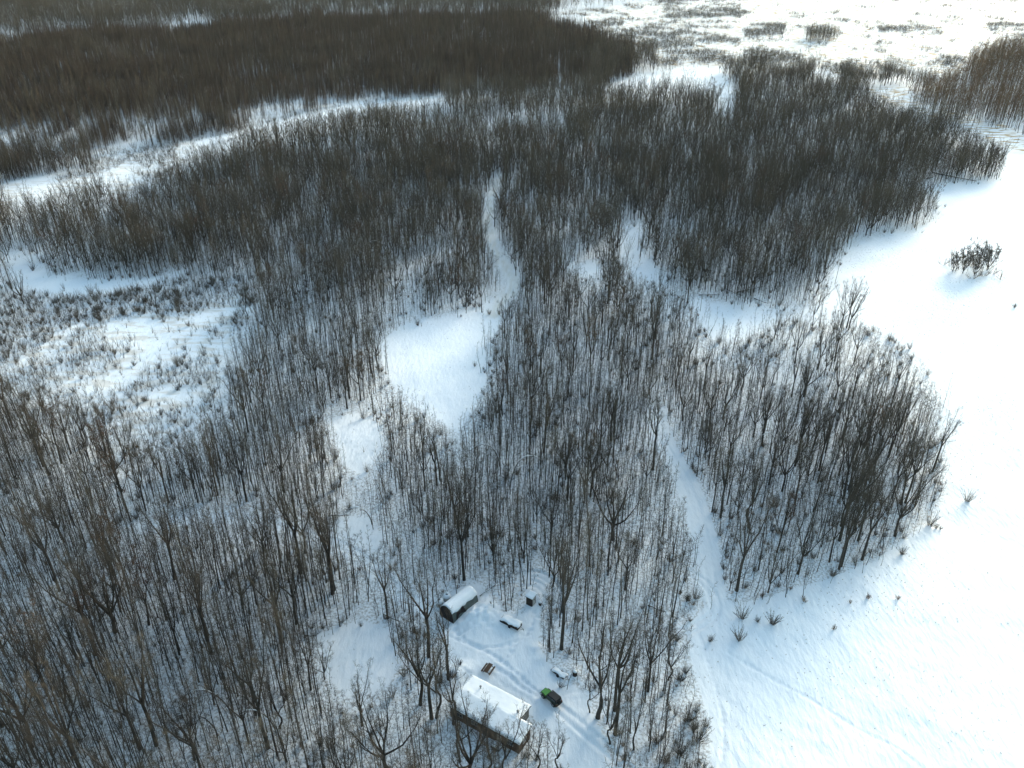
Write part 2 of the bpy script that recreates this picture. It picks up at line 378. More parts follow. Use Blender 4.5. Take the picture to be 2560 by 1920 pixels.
def pole_tree(seed, H=19, r0=.12, cs=.45, cw=1.9, nb=16, ntw=7, tl=.75, tr=.0095, sub=2, n2=3, wob=.35, sides=5, lean=0, arch=0):
    """tall thin tree with a narrow crown"""
    r = np.random.default_rng(seed); T = Geo(); C = Geo(); N = 9
    a = r.random() * 6.28; pts = []
    w1 = r.normal(size=2) * wob; w2 = r.normal(size=2) * wob * .6
    for k in range(N + 1):
        t = k / N; x = w1 * sin(t * 3.1) * t + w2 * sin(t * 7 + 1) * t + np.array((cos(a), sin(a))) * lean * H * t ** 1.3
        pts.append(np.array((x[0], x[1], H * t - arch * 0 - (.4 if k == 0 else 0))))
    rad = [r0 * (1.25 if k == 0 else 1) * (1 - .93 * (k / N) ** 1.15) for k in range(N + 1)]
    T.tube(pts, rad, sides)
    P = np.array(pts)
    for k in range(nb):
        t = cs + (.985 - cs) * (k + .6 * r.random()) / nb; f = t * N; i = min(int(f), N - 1); p = P[i] + (P[i + 1] - P[i]) * (f - i)
        az = k * 2.4 + r.normal() * .4; s = (t - cs) / (1 - cs); L = cw * (.55 + .9 * sin(pi * min(1, s * .8 + .15))) * (.75 + .5 * r.random()) * (1.0 - .45 * s)
        el = radians(40 + 28 * s + 8 * r.normal()); d = (cos(az) * cos(el), sin(az) * cos(el), sin(el))
        bough(C, r, p, d, L, max(r0 * (1 - t) * .55, .018), .35, n2, ntw, tl, tr, sub)
    # dead snags low on the stem
    for k in range(5):
        t = cs * (.35 + .6 * r.random()); p = np.array((*(P[int(t * N)][:2]), H * t)); az = r.random() * 6.28
        C.spike(p, p + np.array((cos(az), sin(az), .3)) * (.4 + .8 * r.random()), tr * 1.3)
    twigs(C, r, P[-3:], tl, ntw * 2, tr, sub=sub)
    return T, C
def broad_tree(seed, H=18, r0=.26, fork=.35, spread=.5, nl=5, nb=8, ntw=7, tl=.85, tr=.0105, sub=2, n2=3, sides=6, lean=0, wob=.3):
    """forked tree with a wide vase or round crown"""
    r = np.random.default_rng(seed); T = Geo(); C = Geo(); hf = H * fork; a = r.random() * 6.28
    w1 = r.normal(size=2) * wob
    pts = [np.array((w1[0] * sin(3 * t) * t + cos(a) * lean * hf * t, w1[1] * sin(3 * t) * t + sin(a) * lean * hf * t, hf * t - (.4 if t == 0 else 0))) for t in (0, .15, .35, .55, .78, 1)]
    T.tube(pts, [r0 * 1.3, r0 * 1.05, r0, r0 * .92, r0 * .86, r0 * .8], sides)
    top = pts[-1]
    for k in range(nl):
        az = a + k * 6.283 / nl + r.normal() * .35; el = radians(90 - 62 * spread * (1 if k else .25) + 7 * r.normal())
        dd = np.array((cos(az) * cos(el), sin(az) * cos(el), sin(el))); L = (H - hf) * (.8 + .3 * r.random()) / max(sin(el), .6)
        start = top - np.array((0, 0, hf * .12 * r.random() * (k > 0)))
        q = [start]; S = 6
        for j in range(S):
            dd = nrm(dd + np.array((0, 0, .24)) + r.normal(size=3) * .10); q.append(q[-1] + dd * L / S)
        rr = r0 * (.62 if k else .7)
        T.tube(q, [rr * (1 - .9 * (j / S) ** .9) + .012 for j in range(S + 1)], 4)
        Q = np.array(q)
        for j in range(nb):
            t = .18 + .8 * (j + r.random()) / nb; f = t * S; i = min(int(f), S - 1); p = Q[i] + (Q[i + 1] - Q[i]) * (f - i)
            d = nrm(nrm(Q[i + 1] - Q[i]) * .9 + r.normal(size=3) * .5 + np.array((0, 0, .35)))
            bough(C, r, p, d, L * (.34 - .16 * t) * (.8 + .5 * r.random()), max(rr * (1 - t) * .5, .02), .45, n2, ntw, tl, tr, sub, gnarl=.12, up=.5)
        twigs(C, r, Q[-3:], tl, ntw * 2, tr, sub=sub)
    return T, C
def arched_tree(seed, H=9, reach=8, r0=.13):
    """stem bent over in a bow by snow"""
    r = np.random.default_rng(seed); T = Geo(); C = Geo(); S = Geo(); pts = []; N = 12
    for k in range(N + 1):
        t = k / N; an = t * 2.7
        pts.append(np.array((reach * (1 - cos(an * .9)) / 1.75, .25 * sin(t * 4), H * sin(an) * 1.0 if an < 1.57 else H * (1 - (1 - sin(an)) * .75))))
    pts[0][2] -= .4
    rad = [r0 * (1 - .85 * k / N) for k in range(N + 1)]
    T.tube(pts, rad, 6)
    P = np.array(pts)
    for k in range(4, N):
        for j in range(2):
            d = nrm(P[k + 1 if k < N else k] - P[k] + r.normal(size=3) * .4); bough(C, r, P[k], d, 1.6 + r.random(), .03, -.1, 2, 3, .7, .012, 1, up=-.05)
    sp = P[4:11] + np.array((0, 0, .07)); S.tube(sp, [.02, .07, .09, .10, .09, .07, .02], 5)
    return T, C, S
def shrub(seed, H=3, W=1.8, ns=26, ntw=11, tr=.013, tl=.5, sub=2):
    r = np.random.default_rng(seed); C = Geo()
    for k in range(ns):
        az = r.random() * 6.28; el = radians(90 - 50 * r.random() ** .7 * W / 1.8); d = np.array((cos(az) * cos(el), sin(az) * cos(el), sin(el)))
        p = np.array((cos(az), sin(az), 0)) * .25 * W * r.random() - np.array((0, 0, .15)); L = H * (.65 + .45 * r.random()); q = [p]
        for j in range(3): d = nrm(d + r.normal(size=3) * .12 + np.array((0, 0, .08))); q.append(q[-1] + d * L / 3)
        C.tube(q, [.035, .026, .018, .008], 3, cap=False); twigs(C, r, q, tl, ntw, tr, sub=sub, up=.5, spread=.6)
    return C
def tamarack(seed, H=15, nb=120, w=2.1, tr=.046):
    r = np.random.default_rng(seed); T = Geo(); C = Geo()
    T.tube([(0, 0, -.3), (0, .05, H * .5), (.05, 0, H)], [.15, .10, .02], 4)
    for k in range(nb):
        t = .10 + .88 * (k / nb); az = k * 2.4 + r.normal() * .3; L = w * (1.12 - t) * (.7 + .6 * r.random()) + .15
        p = np.array((0, 0, H * t)); e = p + np.array((cos(az) * L, sin(az) * L, L * (.05 + .35 * t))); C.spike(p, e, tr)
        for j in range(3):
            a = .35 + .55 * r.random(); q = p + (e - p) * a; C.spike(q, q + np.array((r.normal() * .25, r.normal() * .25, .28)) * L * .7, tr * .7)
    return T, C
def spruce(seed, H=17):
    r = np.random.default_rng(seed); T = Geo(); C = Geo(); T.tube([(0, 0, -.3), (0, 0, H * .97)], [.22, .03], 5)
    nl = 30
    for l in range(nl):
        t = .08 + .9 * l / nl; R = 3.1 * (1 - t) ** .85 + .15; n = int(9 + 7 * (1 - t)); off = r.random() * 6
        for k in range(n):
            az = off + 6.283 * k / n + r.normal() * .12; L = R * (.72 + .4 * r.random()); z = H * t + r.normal() * .1
            p = np.array((0, 0, z)); u = np.array((cos(az), sin(az), 0)); v = np.array((-sin(az), cos(az), 0)); e = p + u * L + np.array((0, 0, -L * .30 + .1))
            m1 = p + u * L * .55 + np.array((0, 0, -L * .05)); wd = L * .17 + .06
            C.add([p, m1 + v * wd, e, m1 - v * wd, m1 + np.array((0, 0, .10)), m1 - np.array((0, 0, .16))], [(0, 1, 4), (1, 2, 4), (2, 3, 4), (3, 0, 4), (0, 5, 1), (1, 5, 2), (2, 5, 3), (3, 5, 0)])
            for j in range(4):
                a = .3 + .6 * r.random(); q = p + (e - p) * a; C.spike(q, q + (u * .4 + v * (1 if j % 2 else -1)) * L * .28 + np.array((0, 0, -.1)), .05)
    return T, C
def leafy(C, T, seed, n=420, mi=1):
    """withered leaves that stayed on the twigs"""
    r = np.random.default_rng(seed); V = np.array(C.v); idx = r.integers(0, len(V), n)
    for i in idx:
        u = r.normal(size=3) * .12; v = np.cross(u, r.normal(size=3)); v = nrm(v) * .11
        C.leaf(V[i] + r.normal(size=3) * .1, u, v, mi)
def joined(name, T, C, mats, tmi=0):
    g = Geo(); g.v = T.v + C.v; b = len(T.v); g.f = T.f + [tuple(b + i for i in f) for f in C.f]; g.m = [0] * len(T.f) + [1 + m for m in C.m]
    return g.mesh(name, mats)

NEAR = []     # (trunk mesh, crown mesh, joined mesh, height, look words, weight)
def near(kind, T, C, H, look, wt, tm='bark', cm='twig', extra=None):
    cms = [cm] + ([extra] if extra else [])
    NEAR.append(dict(t=T.mesh(kind + '_trunk', [tm]), c=C.mesh(kind + '_crown', cms), j=joined(kind, T, C, [tm] + cms), H=H, look=look, w=wt))
PK = dict(ntw=4, tl=.42, tr=.010, sub=1, n2=2)
for i in range(4): near('slim_tree', *pole_tree(10 + i, H=10.5 + 1.8 * i, r0=.060 + .009 * i, cs=.36 + .06 * (i % 3), cw=.62 + .09 * i, nb=19, wob=.10 + .06 * i, **PK), 10.5 + 1.8 * i, 'slim straight', 1.1)
near('slim_tree', *pole_tree(31, H=9, r0=.055, cs=.38, cw=.9, nb=14, wob=.6, **PK), 9, 'thin wavy', 1.0, cm='twig_grey')
near('slim_tree', *pole_tree(32, H=16.5, r0=.125, cs=.5, cw=1.9, nb=18, lean=.06), 16.5, 'tall leaning', .16)
near('slim_tree', *pole_tree(33, H=16, r0=.105, cs=.55, cw=1.5, nb=16, lean=.03, ntw=6, n2=2), 16, 'tall pale-barked', .25, tm='bark_pale', cm='twig_grey')
near('slim_tree', *pole_tree(34, H=12, r0=.075, cs=.35, cw=1.0, nb=16, lean=.12, wob=.7, **PK), 12, 'crooked leaning', .35)
near('broad_tree', *broad_tree(41, H=15, r0=.17, fork=.40, spread=.36, nl=4), 15, 'forked', .11)
near('broad_tree', *broad_tree(42, H=14.5, r0=.20, fork=.33, spread=.50, nl=5), 14.5, 'wide-crowned', .04)
near('broad_tree', *broad_tree(43, H=18, r0=.24, fork=.45, spread=.42, nl=4, nb=7), 18, 'thick-trunked', .07)
near('broad_tree', *broad_tree(44, H=9.5, r0=.12, fork=.22, spread=.55, nl=5, nb=6, tl=.7), 9.5, 'low branching', .12, cm='twig_grey')
T_, C_ = broad_tree(45, H=16, r0=.2, fork=.4, spread=.5, nl=4, nb=5); leafy(C_, T_, 5)
near('leafy_tree', T_, C_, 16, 'rusty-leaved', .04, extra='dead_leaf')
SAP = []
for i, (h, rr) in enumerate(((7, .035), (9.5, .05), (5, .03), (11.5, .065))):
    T, C = pole_tree(60 + i, H=h, r0=rr, cs=.3, cw=.75 + .05 * i, nb=11, ntw=3, tl=.5, tr=.008, n2=1, wob=.4, sides=4)
    SAP.append(dict(t=T.mesh('sapling_stem', ['bark']), c=C.mesh('sapling_crown', ['twig']), j=joined('sapling', T, C, ['bark', 'twig']), H=h))
FAR = []
for i in range(5):
    T, C = pole_tree(80 + i, H=11 + 1.0 * i, r0=.085, cs=.30, cw=1.6, nb=16, ntw=6, tl=.75, tr=.015, sub=1, n2=2, sides=4)
    FAR.append(joined('far_slim_tree', T, C, ['bark' if i % 2 else 'bark_pale', 'twig_far' if i % 2 else 'twig_grey']))
for i in range(3):
    T, C = broad_tree(90 + i, H=13 + i, r0=.17, fork=.30, spread=.6, nl=5, nb=7, ntw=5, tl=.9, tr=.017, sub=1, n2=2, sides=4)
    FAR.append(joined('far_broad_tree', T, C, ['bark', ('twig_far', 'twig_grey', 'twig_far')[i]]))
T, C = broad_tree(97, H=12, r0=.2, fork=.3, spread=.7, nl=4, nb=4, ntw=2, tl=1, tr=.03, sub=1, n2=2, sides=4); leafy(C, T, 9, 600)
FAR.append(joined('far_leafy_tree', T, C, ['bark', 'twig', 'dead_leaf']))
RUS = []
for i in range(2):
    T, C = pole_tree(120 + i, H=17 + i, r0=.15, cs=.3, cw=2.2, nb=18, ntw=4, tl=1.2, tr=.032, sub=1, n2=1, sides=4)
    RUS.append(joined('russet_tree', T, C, ['bark_pale', 'twig_russet']))
TAM = []
for i in range(3):
    T, C = tamarack(130 + i, H=13.5 + 1.2 * i); TAM.append(joined('tamarack', T, C, ['bark', 'twig_tamarack' if i else 'twig_russet' if 0 else 'twig_tamarack']))
SHR = []
for i, (h, ww, m) in enumerate(((2.6, 1.2, 'twig'), (3.4, 1.3, 'twig_grey'), (2.0, 1.4, 'twig'), (1.3, 1.1, 'twig_russet'), (3.4, 1.0, 'twig'), (2.6, .9, 'twig_grey'))):
    SHR.append((shrub(140 + i, h, ww, ns=12 if i == 3 else 26) if i < 4 else shrub(140 + i, h, ww, ns=6, ntw=4, tr=.010, sub=1)).mesh('shrub_stems', [m]))
SHF = [shrub(150 + i, 2.8 + i * .8, 2.2, ns=9, ntw=4, tr=.035, tl=.8, sub=1).mesh('far_shrub', ['twig', 'twig_grey'][i % 2:i % 2 + 1]) for i in range(2)]
def tuft(seed, h=.5, n=14):
    r = np.random.default_rng(seed); g = Geo()
    for k in range(n):
        az = r.random() * 6.28; p = np.array((cos(az), sin(az), 0)) * .15 * r.random(); g.spike(p - (0, 0, .05), p + np.array((cos(az) * .25, sin(az) * .25, 1)) * h * (.5 + .6 * r.random()), .010)
    return g
TUF = [tuft(160, .45).mesh('grass_tuft', ['straw']), tuft(161, .8, 9).mesh('weed_tuft', ['twig']), tuft(162, .3, 20).mesh('sedge_tuft', ['straw'])]
SPR = spruce(170)
SPRm = dict(t=SPR[0].mesh('spruce_trunk', ['bark']), c=SPR[1].mesh('spruce_crown', ['needles']))

# ------------------------------------------------------------------ masses by instancing on points
def scatter(name, pts, idx, rot, scl, meshes, label, cat):
    cl = bpy.data.collections.new(name + '_kinds')
    for i, me in enumerate(meshes):
        o = bpy.data.objects.new('%s_kind.%03d' % (name, i), me); cl.objects.link(o)
    me = bpy.data.meshes.new(name); n = len(pts); me.vertices.add(n); me.vertices.foreach_set('co', np.asarray(pts, np.float32).ravel())
    a = me.attributes.new('kind_index', 'INT', 'POINT'); a.data.foreach_set('value', np.asarray(idx, np.int32))
    a = me.attributes.new('turn', 'FLOAT_VECTOR', 'POINT'); a.data.foreach_set('vector', np.asarray(rot, np.float32).ravel())
    a = me.attributes.new('size', 'FLOAT_VECTOR', 'POINT'); a.data.foreach_set('vector', np.asarray(scl, np.float32).ravel())
    o = link(name, me); tag(o, label, cat, kind='stuff')
    g = bpy.data.node_groups.new(name, 'GeometryNodeTree')
    g.interface.new_socket('Geometry', in_out='INPUT', socket_type='NodeSocketGeometry'); g.interface.new_socket('Geometry', in_out='OUTPUT', socket_type='NodeSocketGeometry')
    N = g.nodes; gi = N.new('NodeGroupInput'); go = N.new('NodeGroupOutput'); ip = N.new('GeometryNodeInstanceOnPoints'); ci = N.new('GeometryNodeCollectionInfo')
    ci.inputs['Collection'].default_value = cl; ci.inputs['Separate Children'].default_value = True; ci.inputs['Reset Children'].default_value = True
    def at(nm, ty):
        x = N.new('GeometryNodeInputNamedAttribute'); x.data_type = ty; x.inputs['Name'].default_value = nm; return x.outputs['Attribute']
    e = N.new('FunctionNodeEulerToRotation'); L = g.links
    L.new(gi.outputs[0], ip.inputs['Points']); L.new(ci.outputs[0], ip.inputs['Instance']); ip.inputs['Pick Instance'].default_value = True
    L.new(at('kind_index', 'INT'), ip.inputs['Instance Index']); L.new(at('turn', 'FLOAT_VECTOR'), e.inputs[0]); L.new(e.outputs[0], ip.inputs['Rotation'])
    L.new(at('size', 'FLOAT_VECTOR'), ip.inputs['Scale']); L.new(ip.outputs[0], go.inputs[0])
    md = o.modifiers.new('scatter', 'NODES'); md.node_group = g
    return o

def jgrid(x0, x1, y0, y1, c, jit=.48):
    nx = int((x1 - x0) / c); ny = int((y1 - y0) / c); X, Y = np.meshgrid(np.arange(nx), np.arange(ny))
    X = x0 + (X + .5 + RNG.uniform(-jit, jit, X.shape)) * c; Y = y0 + (Y + .5 + RNG.uniform(-jit, jit, Y.shape)) * c
    return X.ravel(), Y.ravel()
def view(x, y, h, margin=140):
    px, py = PX(x, y, 0); qx, qy = PX(x, y, h)
    return (px > -margin) & (px < 2560 + margin) & (qy < 1920 + 260) & (y > 40)
def clear_hit(x, y, h):
    """does a tree of height h at x,y cover open snow?"""
    hit = np.zeros(len(x), bool); am = np.where(y < 190, 8, 15); jx = (fbm(x / 7, y / 7, 3) - .44) * am + RNG.normal(0, 1.3, len(x)); jy = (fbm(x / 7 + 50, y / 7, 3) - .44) * am + RNG.normal(0, 1.8, len(x))
    b0, b1 = PX(x, y, 0); upper = (b0 > 1790) & (b0 < 2150) & (b1 > 815) & (b1 < 1100)
    for f, pr in ((0, 1), (.3, .97), (.6, .93), (.92, .80)):
        px, py = PX(x + jx, y + jy, h * f)
        m = np.zeros(len(x), bool)
        for q, P in enumerate(CLEAR):
            if not (q in (10, 18) and f > .7): m |= inside(P, px, py) & ~((q == 9) & (f > .2) & upper)
        hit |= m & (RNG.random(len(x)) < np.where(y < 170, 1.0, pr))
    for P, wd in TRAILS:
        d, s = pdist(P, x, y); hit |= d < wd * (.8 + .4 * vn(s / 5, s / 9))
    for P in (TRAILS[0],):
        for f in (.3, .6, .88):
            a = np.array([PX(q[0], q[1], 0) for q in P[0]]); px, py = PX(x, y, h * f); d, s = pdist(a, px, py)
            hit |= (d < 1.7 * F / np.maximum(y, 60) * .9) & (RNG.random(len(x)) < .92)
    return hit
YARD = CLEAR[11]

# ------------------------------------------------------------------ ground: one sheet to the horizon
def lines(lo, hi, step, far_lo, far_hi, grow=1.06):
    a = list(np.arange(lo, hi, step)); s = step; x = a[-1]
    while x < far_hi: s *= grow; x += s; a.append(x)
    s = step; x = a[0]
    while x > far_lo: s *= grow; x -= s; a.insert(0, x)
    return np.array(a)
def cover(x, y):
    px, py = PX(x, y, 0); front = y > 45
    woods = np.ones(x.shape); open_ = np.zeros(x.shape, bool)
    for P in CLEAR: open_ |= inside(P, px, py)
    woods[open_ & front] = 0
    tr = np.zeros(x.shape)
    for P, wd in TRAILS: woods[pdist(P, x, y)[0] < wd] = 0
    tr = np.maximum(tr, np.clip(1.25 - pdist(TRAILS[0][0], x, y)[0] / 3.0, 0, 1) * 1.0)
    tr = np.maximum(tr, np.clip(1.2 - pdist(TRAILS[3][0], x, y)[0] / 4.5, 0, 1) * .7)
    tr = np.maximum(tr, np.clip(1.2 - pdist(TRAILS[1][0], x, y)[0] / 3.0, 0, 1) * .10)
    sd = np.zeros(x.shape)
    for P in [FLATS, CLEAR[16]] + BRUSH_FLATS: sd[inside(P, px, py) & front] = 1.0
    sd[inside(MARSH, px, py) | inside(CREEK, px, py)] = .35
    return woods, tr, sd
def build_ground():
    xs = lines(-48, 66, .33, -9000, 9000, 1.045); ys = lines(78, 172, .33, -600, 9000, 1.035)
    X, Y = np.meshgrid(xs, ys); x = X.ravel(); y = Y.ravel(); z = gz(x, y)
    m = (x > -75) & (x < 110) & (y > 70) & (y < 330)
    z[m] += gtracks(x[m], y[m])
    nx, ny = len(xs), len(ys); i = np.arange(nx - 1); j = np.arange(ny - 1); I, J = np.meshgrid(i, j); a = (J * nx + I).ravel()
    faces = np.stack([a, a + 1, a + nx + 1, a + nx], 1)
    me = bpy.data.meshes.new('ground'); me.vertices.add(len(x)); me.vertices.foreach_set('co', np.stack([x, y, z], 1).astype(np.float32).ravel())
    me.loops.add(faces.size); me.loops.foreach_set('vertex_index', faces.astype(np.int32).ravel())
    me.polygons.add(len(faces)); me.polygons.foreach_set('loop_start', np.arange(0, faces.size, 4, dtype=np.int32)); me.polygons.foreach_set('loop_total', np.full(len(faces), 4, np.int32))
    me.polygons.foreach_set('use_smooth', np.ones(len(faces), bool)); me.update(calc_edges=True); me.materials.append(M['snow'])
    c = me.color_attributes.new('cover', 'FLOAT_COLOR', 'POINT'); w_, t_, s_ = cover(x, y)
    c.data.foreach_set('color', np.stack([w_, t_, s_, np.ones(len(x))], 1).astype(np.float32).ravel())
    o = link('ground', me); tag(o, kind='structure')
    print('ground', nx, ny)
build_ground()

# ------------------------------------------------------------------ house
def local(*pts):
    return [np.array(p) for p in pts]
def section(g, vz, u0, u1, mi=0):
    n = len(vz)
    g.add([(u0, v, z) for v, z in vz] + [(u1, v, z) for v, z in vz],
          [tuple(range(n)), tuple(reversed(range(n, 2 * n)))] + [(i, n + i, n + (i + 1) % n, (i + 1) % n) for i in range(n)], mi)
def snow_sheet(u0, u1, v0, v1, zf, th, name, step=.25, wob=.06, seed=0, ragged=0.0):
    """a pillow of snow over a surface zf(u,v)"""
    nu = max(4, int((u1 - u0) / step)); nv = max(4, int((v1 - v0) / step)); V = []; Fc = []
    for s in (1, 0):
        for j in range(nv + 1):
            for i in range(nu + 1):
                a = i / nu; b = j / nv
                u = u0 + (u1 - u0) * a; v = v0 + (v1 - v0) * b
                e = min(a * (u1 - u0), (1 - a) * (u1 - u0), b * (v1 - v0), (1 - b) * (v1 - v0))
                if i in (0, nu): u += ragged * (float(vn(v * 1.7 + seed, 3.3)) - .5)
                if j in (0, nv): v += ragged * (float(vn(u * 1.7 + seed, 7.3)) - .5)
                rise = th * (.45 + .55 * min(1, e / (th * 1.1)) ** .5) + wob * (float(vn(u * 1.3 + seed, v * 1.3)) - .5)
                V.append((u, v, zf(u, v) + (rise if s else 0.004)))
    W = nu + 1; O = W * (nv + 1)
    for j in range(nv):
        for i in range(nu):
            a = j * W + i; Fc.append((a, a + 1, a + W + 1, a + W)); Fc.append((O + a, O + a + W, O + a + W + 1, O + a + 1))
    for i in range(nu):
        Fc.append((i, O + i, O + i + 1, i + 1)); k = nv * W + i; Fc.append((k, k + 1, O + k + 1, O + k))
    for j in range(nv):
        a = j * W; Fc.append((a, a + W, O + a + W, O + a)); b = a + nu; Fc.append((b, O + b, O + b + W, b + W))
    g = Geo(); g.add(V, Fc); return g.mesh(name, ['roof_snow'], smooth=True)
def build_house():
    zr = 3.05
    Lc, Bc, Tc, Rc = (np.array(G(*p, zr)) for p in ((1119, 1761), (1299, 1860), (1177, 1682), (1329, 1760)))
    e = (Bc - Lc) / np.linalg.norm(Bc - Lc); n = np.array((-e[1], e[0]))
    LF = np.linalg.norm(Bc - Lc); W = float((Tc - Lc) @ n); LR = float((Rc - Lc) @ e)
    W = max(6.6, min(8.0, W)); print('house', LF, W, LR)
    ctr = Lc + e * LF / 2 + n * W / 2; rz = math.atan2(e[1], e[0]); z0 = gz1(*ctr) - .1
    h = empty('house', (ctr[0], ctr[1], z0), rz, 'long low brown-walled house with thick snow on its stepped roof', 'house')
    a0, a1 = -LF / 2, LF / 2; b0, bm, b1 = -W / 2, 0.0, W / 2; ar = a0 + LR
    ov = .28; wh = 2.75; rise = .48
    g = Geo(); section(g, [(b0 + ov, -.6), (b0 + ov, wh), (bm, wh + rise), (bm, -.6)], a0 + ov, a1 - ov, 0)
    section(g, [(bm + .002, -.6), (bm + .002, wh + rise - .004), (b1 - ov, wh), (b1 - ov, -.6)], a0 + ov + .003, ar - ov, 1)
    # board battens
    u = a0 + ov + .6
    while u < a1 - ov - .2: g.box(u, u + .05, b0 + ov - .025, b0 + ov - .001, -.3, wh - .02, 0); u += .61
    for k in range(5): g.box(a1 - ov + .001, a1 - ov + .025, b0 + ov + .5 + k * .62, b0 + ov + .55 + k * .62, -.3, wh, 0)
    for k in range(5): g.box(ar - ov + .001, ar - ov + .025, .45 + k * .62, .5 + k * .62, -.3, wh - .05, 1)
    link('wall', g.mesh('house_wall', ['siding', 'siding_grey']), h)
    sl = rise / (W / 2 - ov)
    g = Geo(); t = .14
    zf = lambda v: wh + rise - sl * abs(v) + .01
    section(g, [(b0, zf(b0)), (b0, zf(b0) + t), (bm + .05, zf(0) + t), (bm + .05, zf(0))], a0, a1, 0)
    section(g, [(bm + .051, zf(.05)), (bm + .051, zf(.05) + t), (b1, zf(b1) + t), (b1, zf(b1))], a0 + .002, ar, 0)
    rf = link('roof', g.mesh('house_roof', ['dark_wood']), h)
    link('snow_cover', snow_sheet(a0 + .02, a1 - .03, b0 + .02, bm + .25, lambda u, v: zf(v) + t, .32, 'roof_snow_front', ragged=.10), rf)
    link('snow_cover', snow_sheet(a0 + .04, ar - .03, bm - .7, b1 - .02, lambda u, v: zf(v) + t, .31, 'roof_snow_rear', seed=9, ragged=.10), rf)
    for (u, v, hh, r, cap) in ((a0 + 3.0, b1 - 2.0, .75, .10, 1), (a0 + 5.9, b0 + 2.3, .55, .07, 0), (ar - .9, .9, .65, .12, 1)):
        g = Geo(); zz = zf(v); g.tube([(u, v, zz), (u, v, zz + hh + .2)], [r, r], 10)
        if cap: g.tube([(u, v, zz + hh + .22), (u, v, zz + hh + .30), (u, v, zz + hh + .42)], [r * 2.0, r * 2.0, r * .3], 10)
        p = link('vent_pipe', g.mesh('vent_pipe', ['metal'], smooth=False), rf)
        g = Geo(); g.tube([(u, v, zz + hh + (.42 if cap else .2)), (u, v, zz + hh + (.5 if cap else .27))], [r * 1.5, r * .5], 8)
    def window(u, z, wd, ht, side='front', along=None):
        g = Geo(); f = .06
        if side == 'front':
            y = b0 + ov
            for (p0, p1, q0, q1) in ((u, u + wd, z, z + f), (u, u + wd, z + ht - f, z + ht), (u, u + f, z + f, z + ht - f), (u + wd - f, u + wd, z + f, z + ht - f), (u + wd / 2 - .02, u + wd / 2 + .02, z + f, z + ht - f)):
                g.box(p0, p1, y - .06, y - .003, q0, q1)
            gp = Geo(); gp.box(u + f, u + wd - f, y - .03, y - .004, z + f, z + ht - f)
        else:
            x = along
            for (p0, p1, q0, q1) in ((u, u + wd, z, z + f), (u, u + wd, z + ht - f, z + ht), (u, u + f, z + f, z + ht - f), (u + wd - f, u + wd, z + f, z + ht - f)):
                g.box(x + .003, x + .06, p0, p1, q0, q1)
            gp = Geo(); gp.box(x + .004, x + .03, u + f, u + wd - f, z + f, z + ht - f)
        wi = link('window', g.mesh('window_frame', ['trim']), h); link('pane', gp.mesh('window_pane', ['glass']), wi)
    for u in (a0 + 1.6, a0 + 4.6, a1 - 2.6): window(u, 1.2, 1.2, .95)
    window(b0 + 1.4, 1.2, 1.1, .95, 'end', a1 - ov); window(1.3, 1.2, .9, .9, 'end', ar - ov)
    g = Geo(); ud = a1 - 4.55; g.box(ud, ud + .92, b0 + ov - .05, b0 + ov - .003, .1, 2.15)
    d = link('door', g.mesh('house_door', ['trim'], bevel=.01), h)
    g = Geo(); g.tube([(ud + .8, b0 + ov - .05, 1.1), (ud + .8, b0 + ov - .12, 1.1)], [.03, .03], 8); link('handle', g.mesh('door_handle', ['metal']), d)
    g = Geo(); g.box(ud - .3, ud + 1.3, b0 + ov - 1.4, b0 + ov - .06, .0, .38)
    for i in range(2): g.box(ud + .05, ud + .95, b0 + ov - 1.7 - .3 * i, b0 + ov - 1.402 - .3 * i, -.1, .22 - .16 * i)
    for (a, b) in ((-.28, -1.36), (1.22, -1.36)): g.box(ud + a, ud + a + .07, b0 + ov + b, b0 + ov + b + .07, .38, 1.25)
    g.box(ud - .28, ud + 1.29, b0 + ov - 1.35, b0 + ov - 1.30, 1.25, 1.31)
    st = link('landing', g.mesh('landing', ['dark_wood']), h)
    link('snow_cover', snow_sheet(ud - .28, ud + 1.28, b0 + ov - 1.28, b0 + ov - .08, lambda u, v: .385, .28, 'landing_snow', step=.15), st)
build_house()

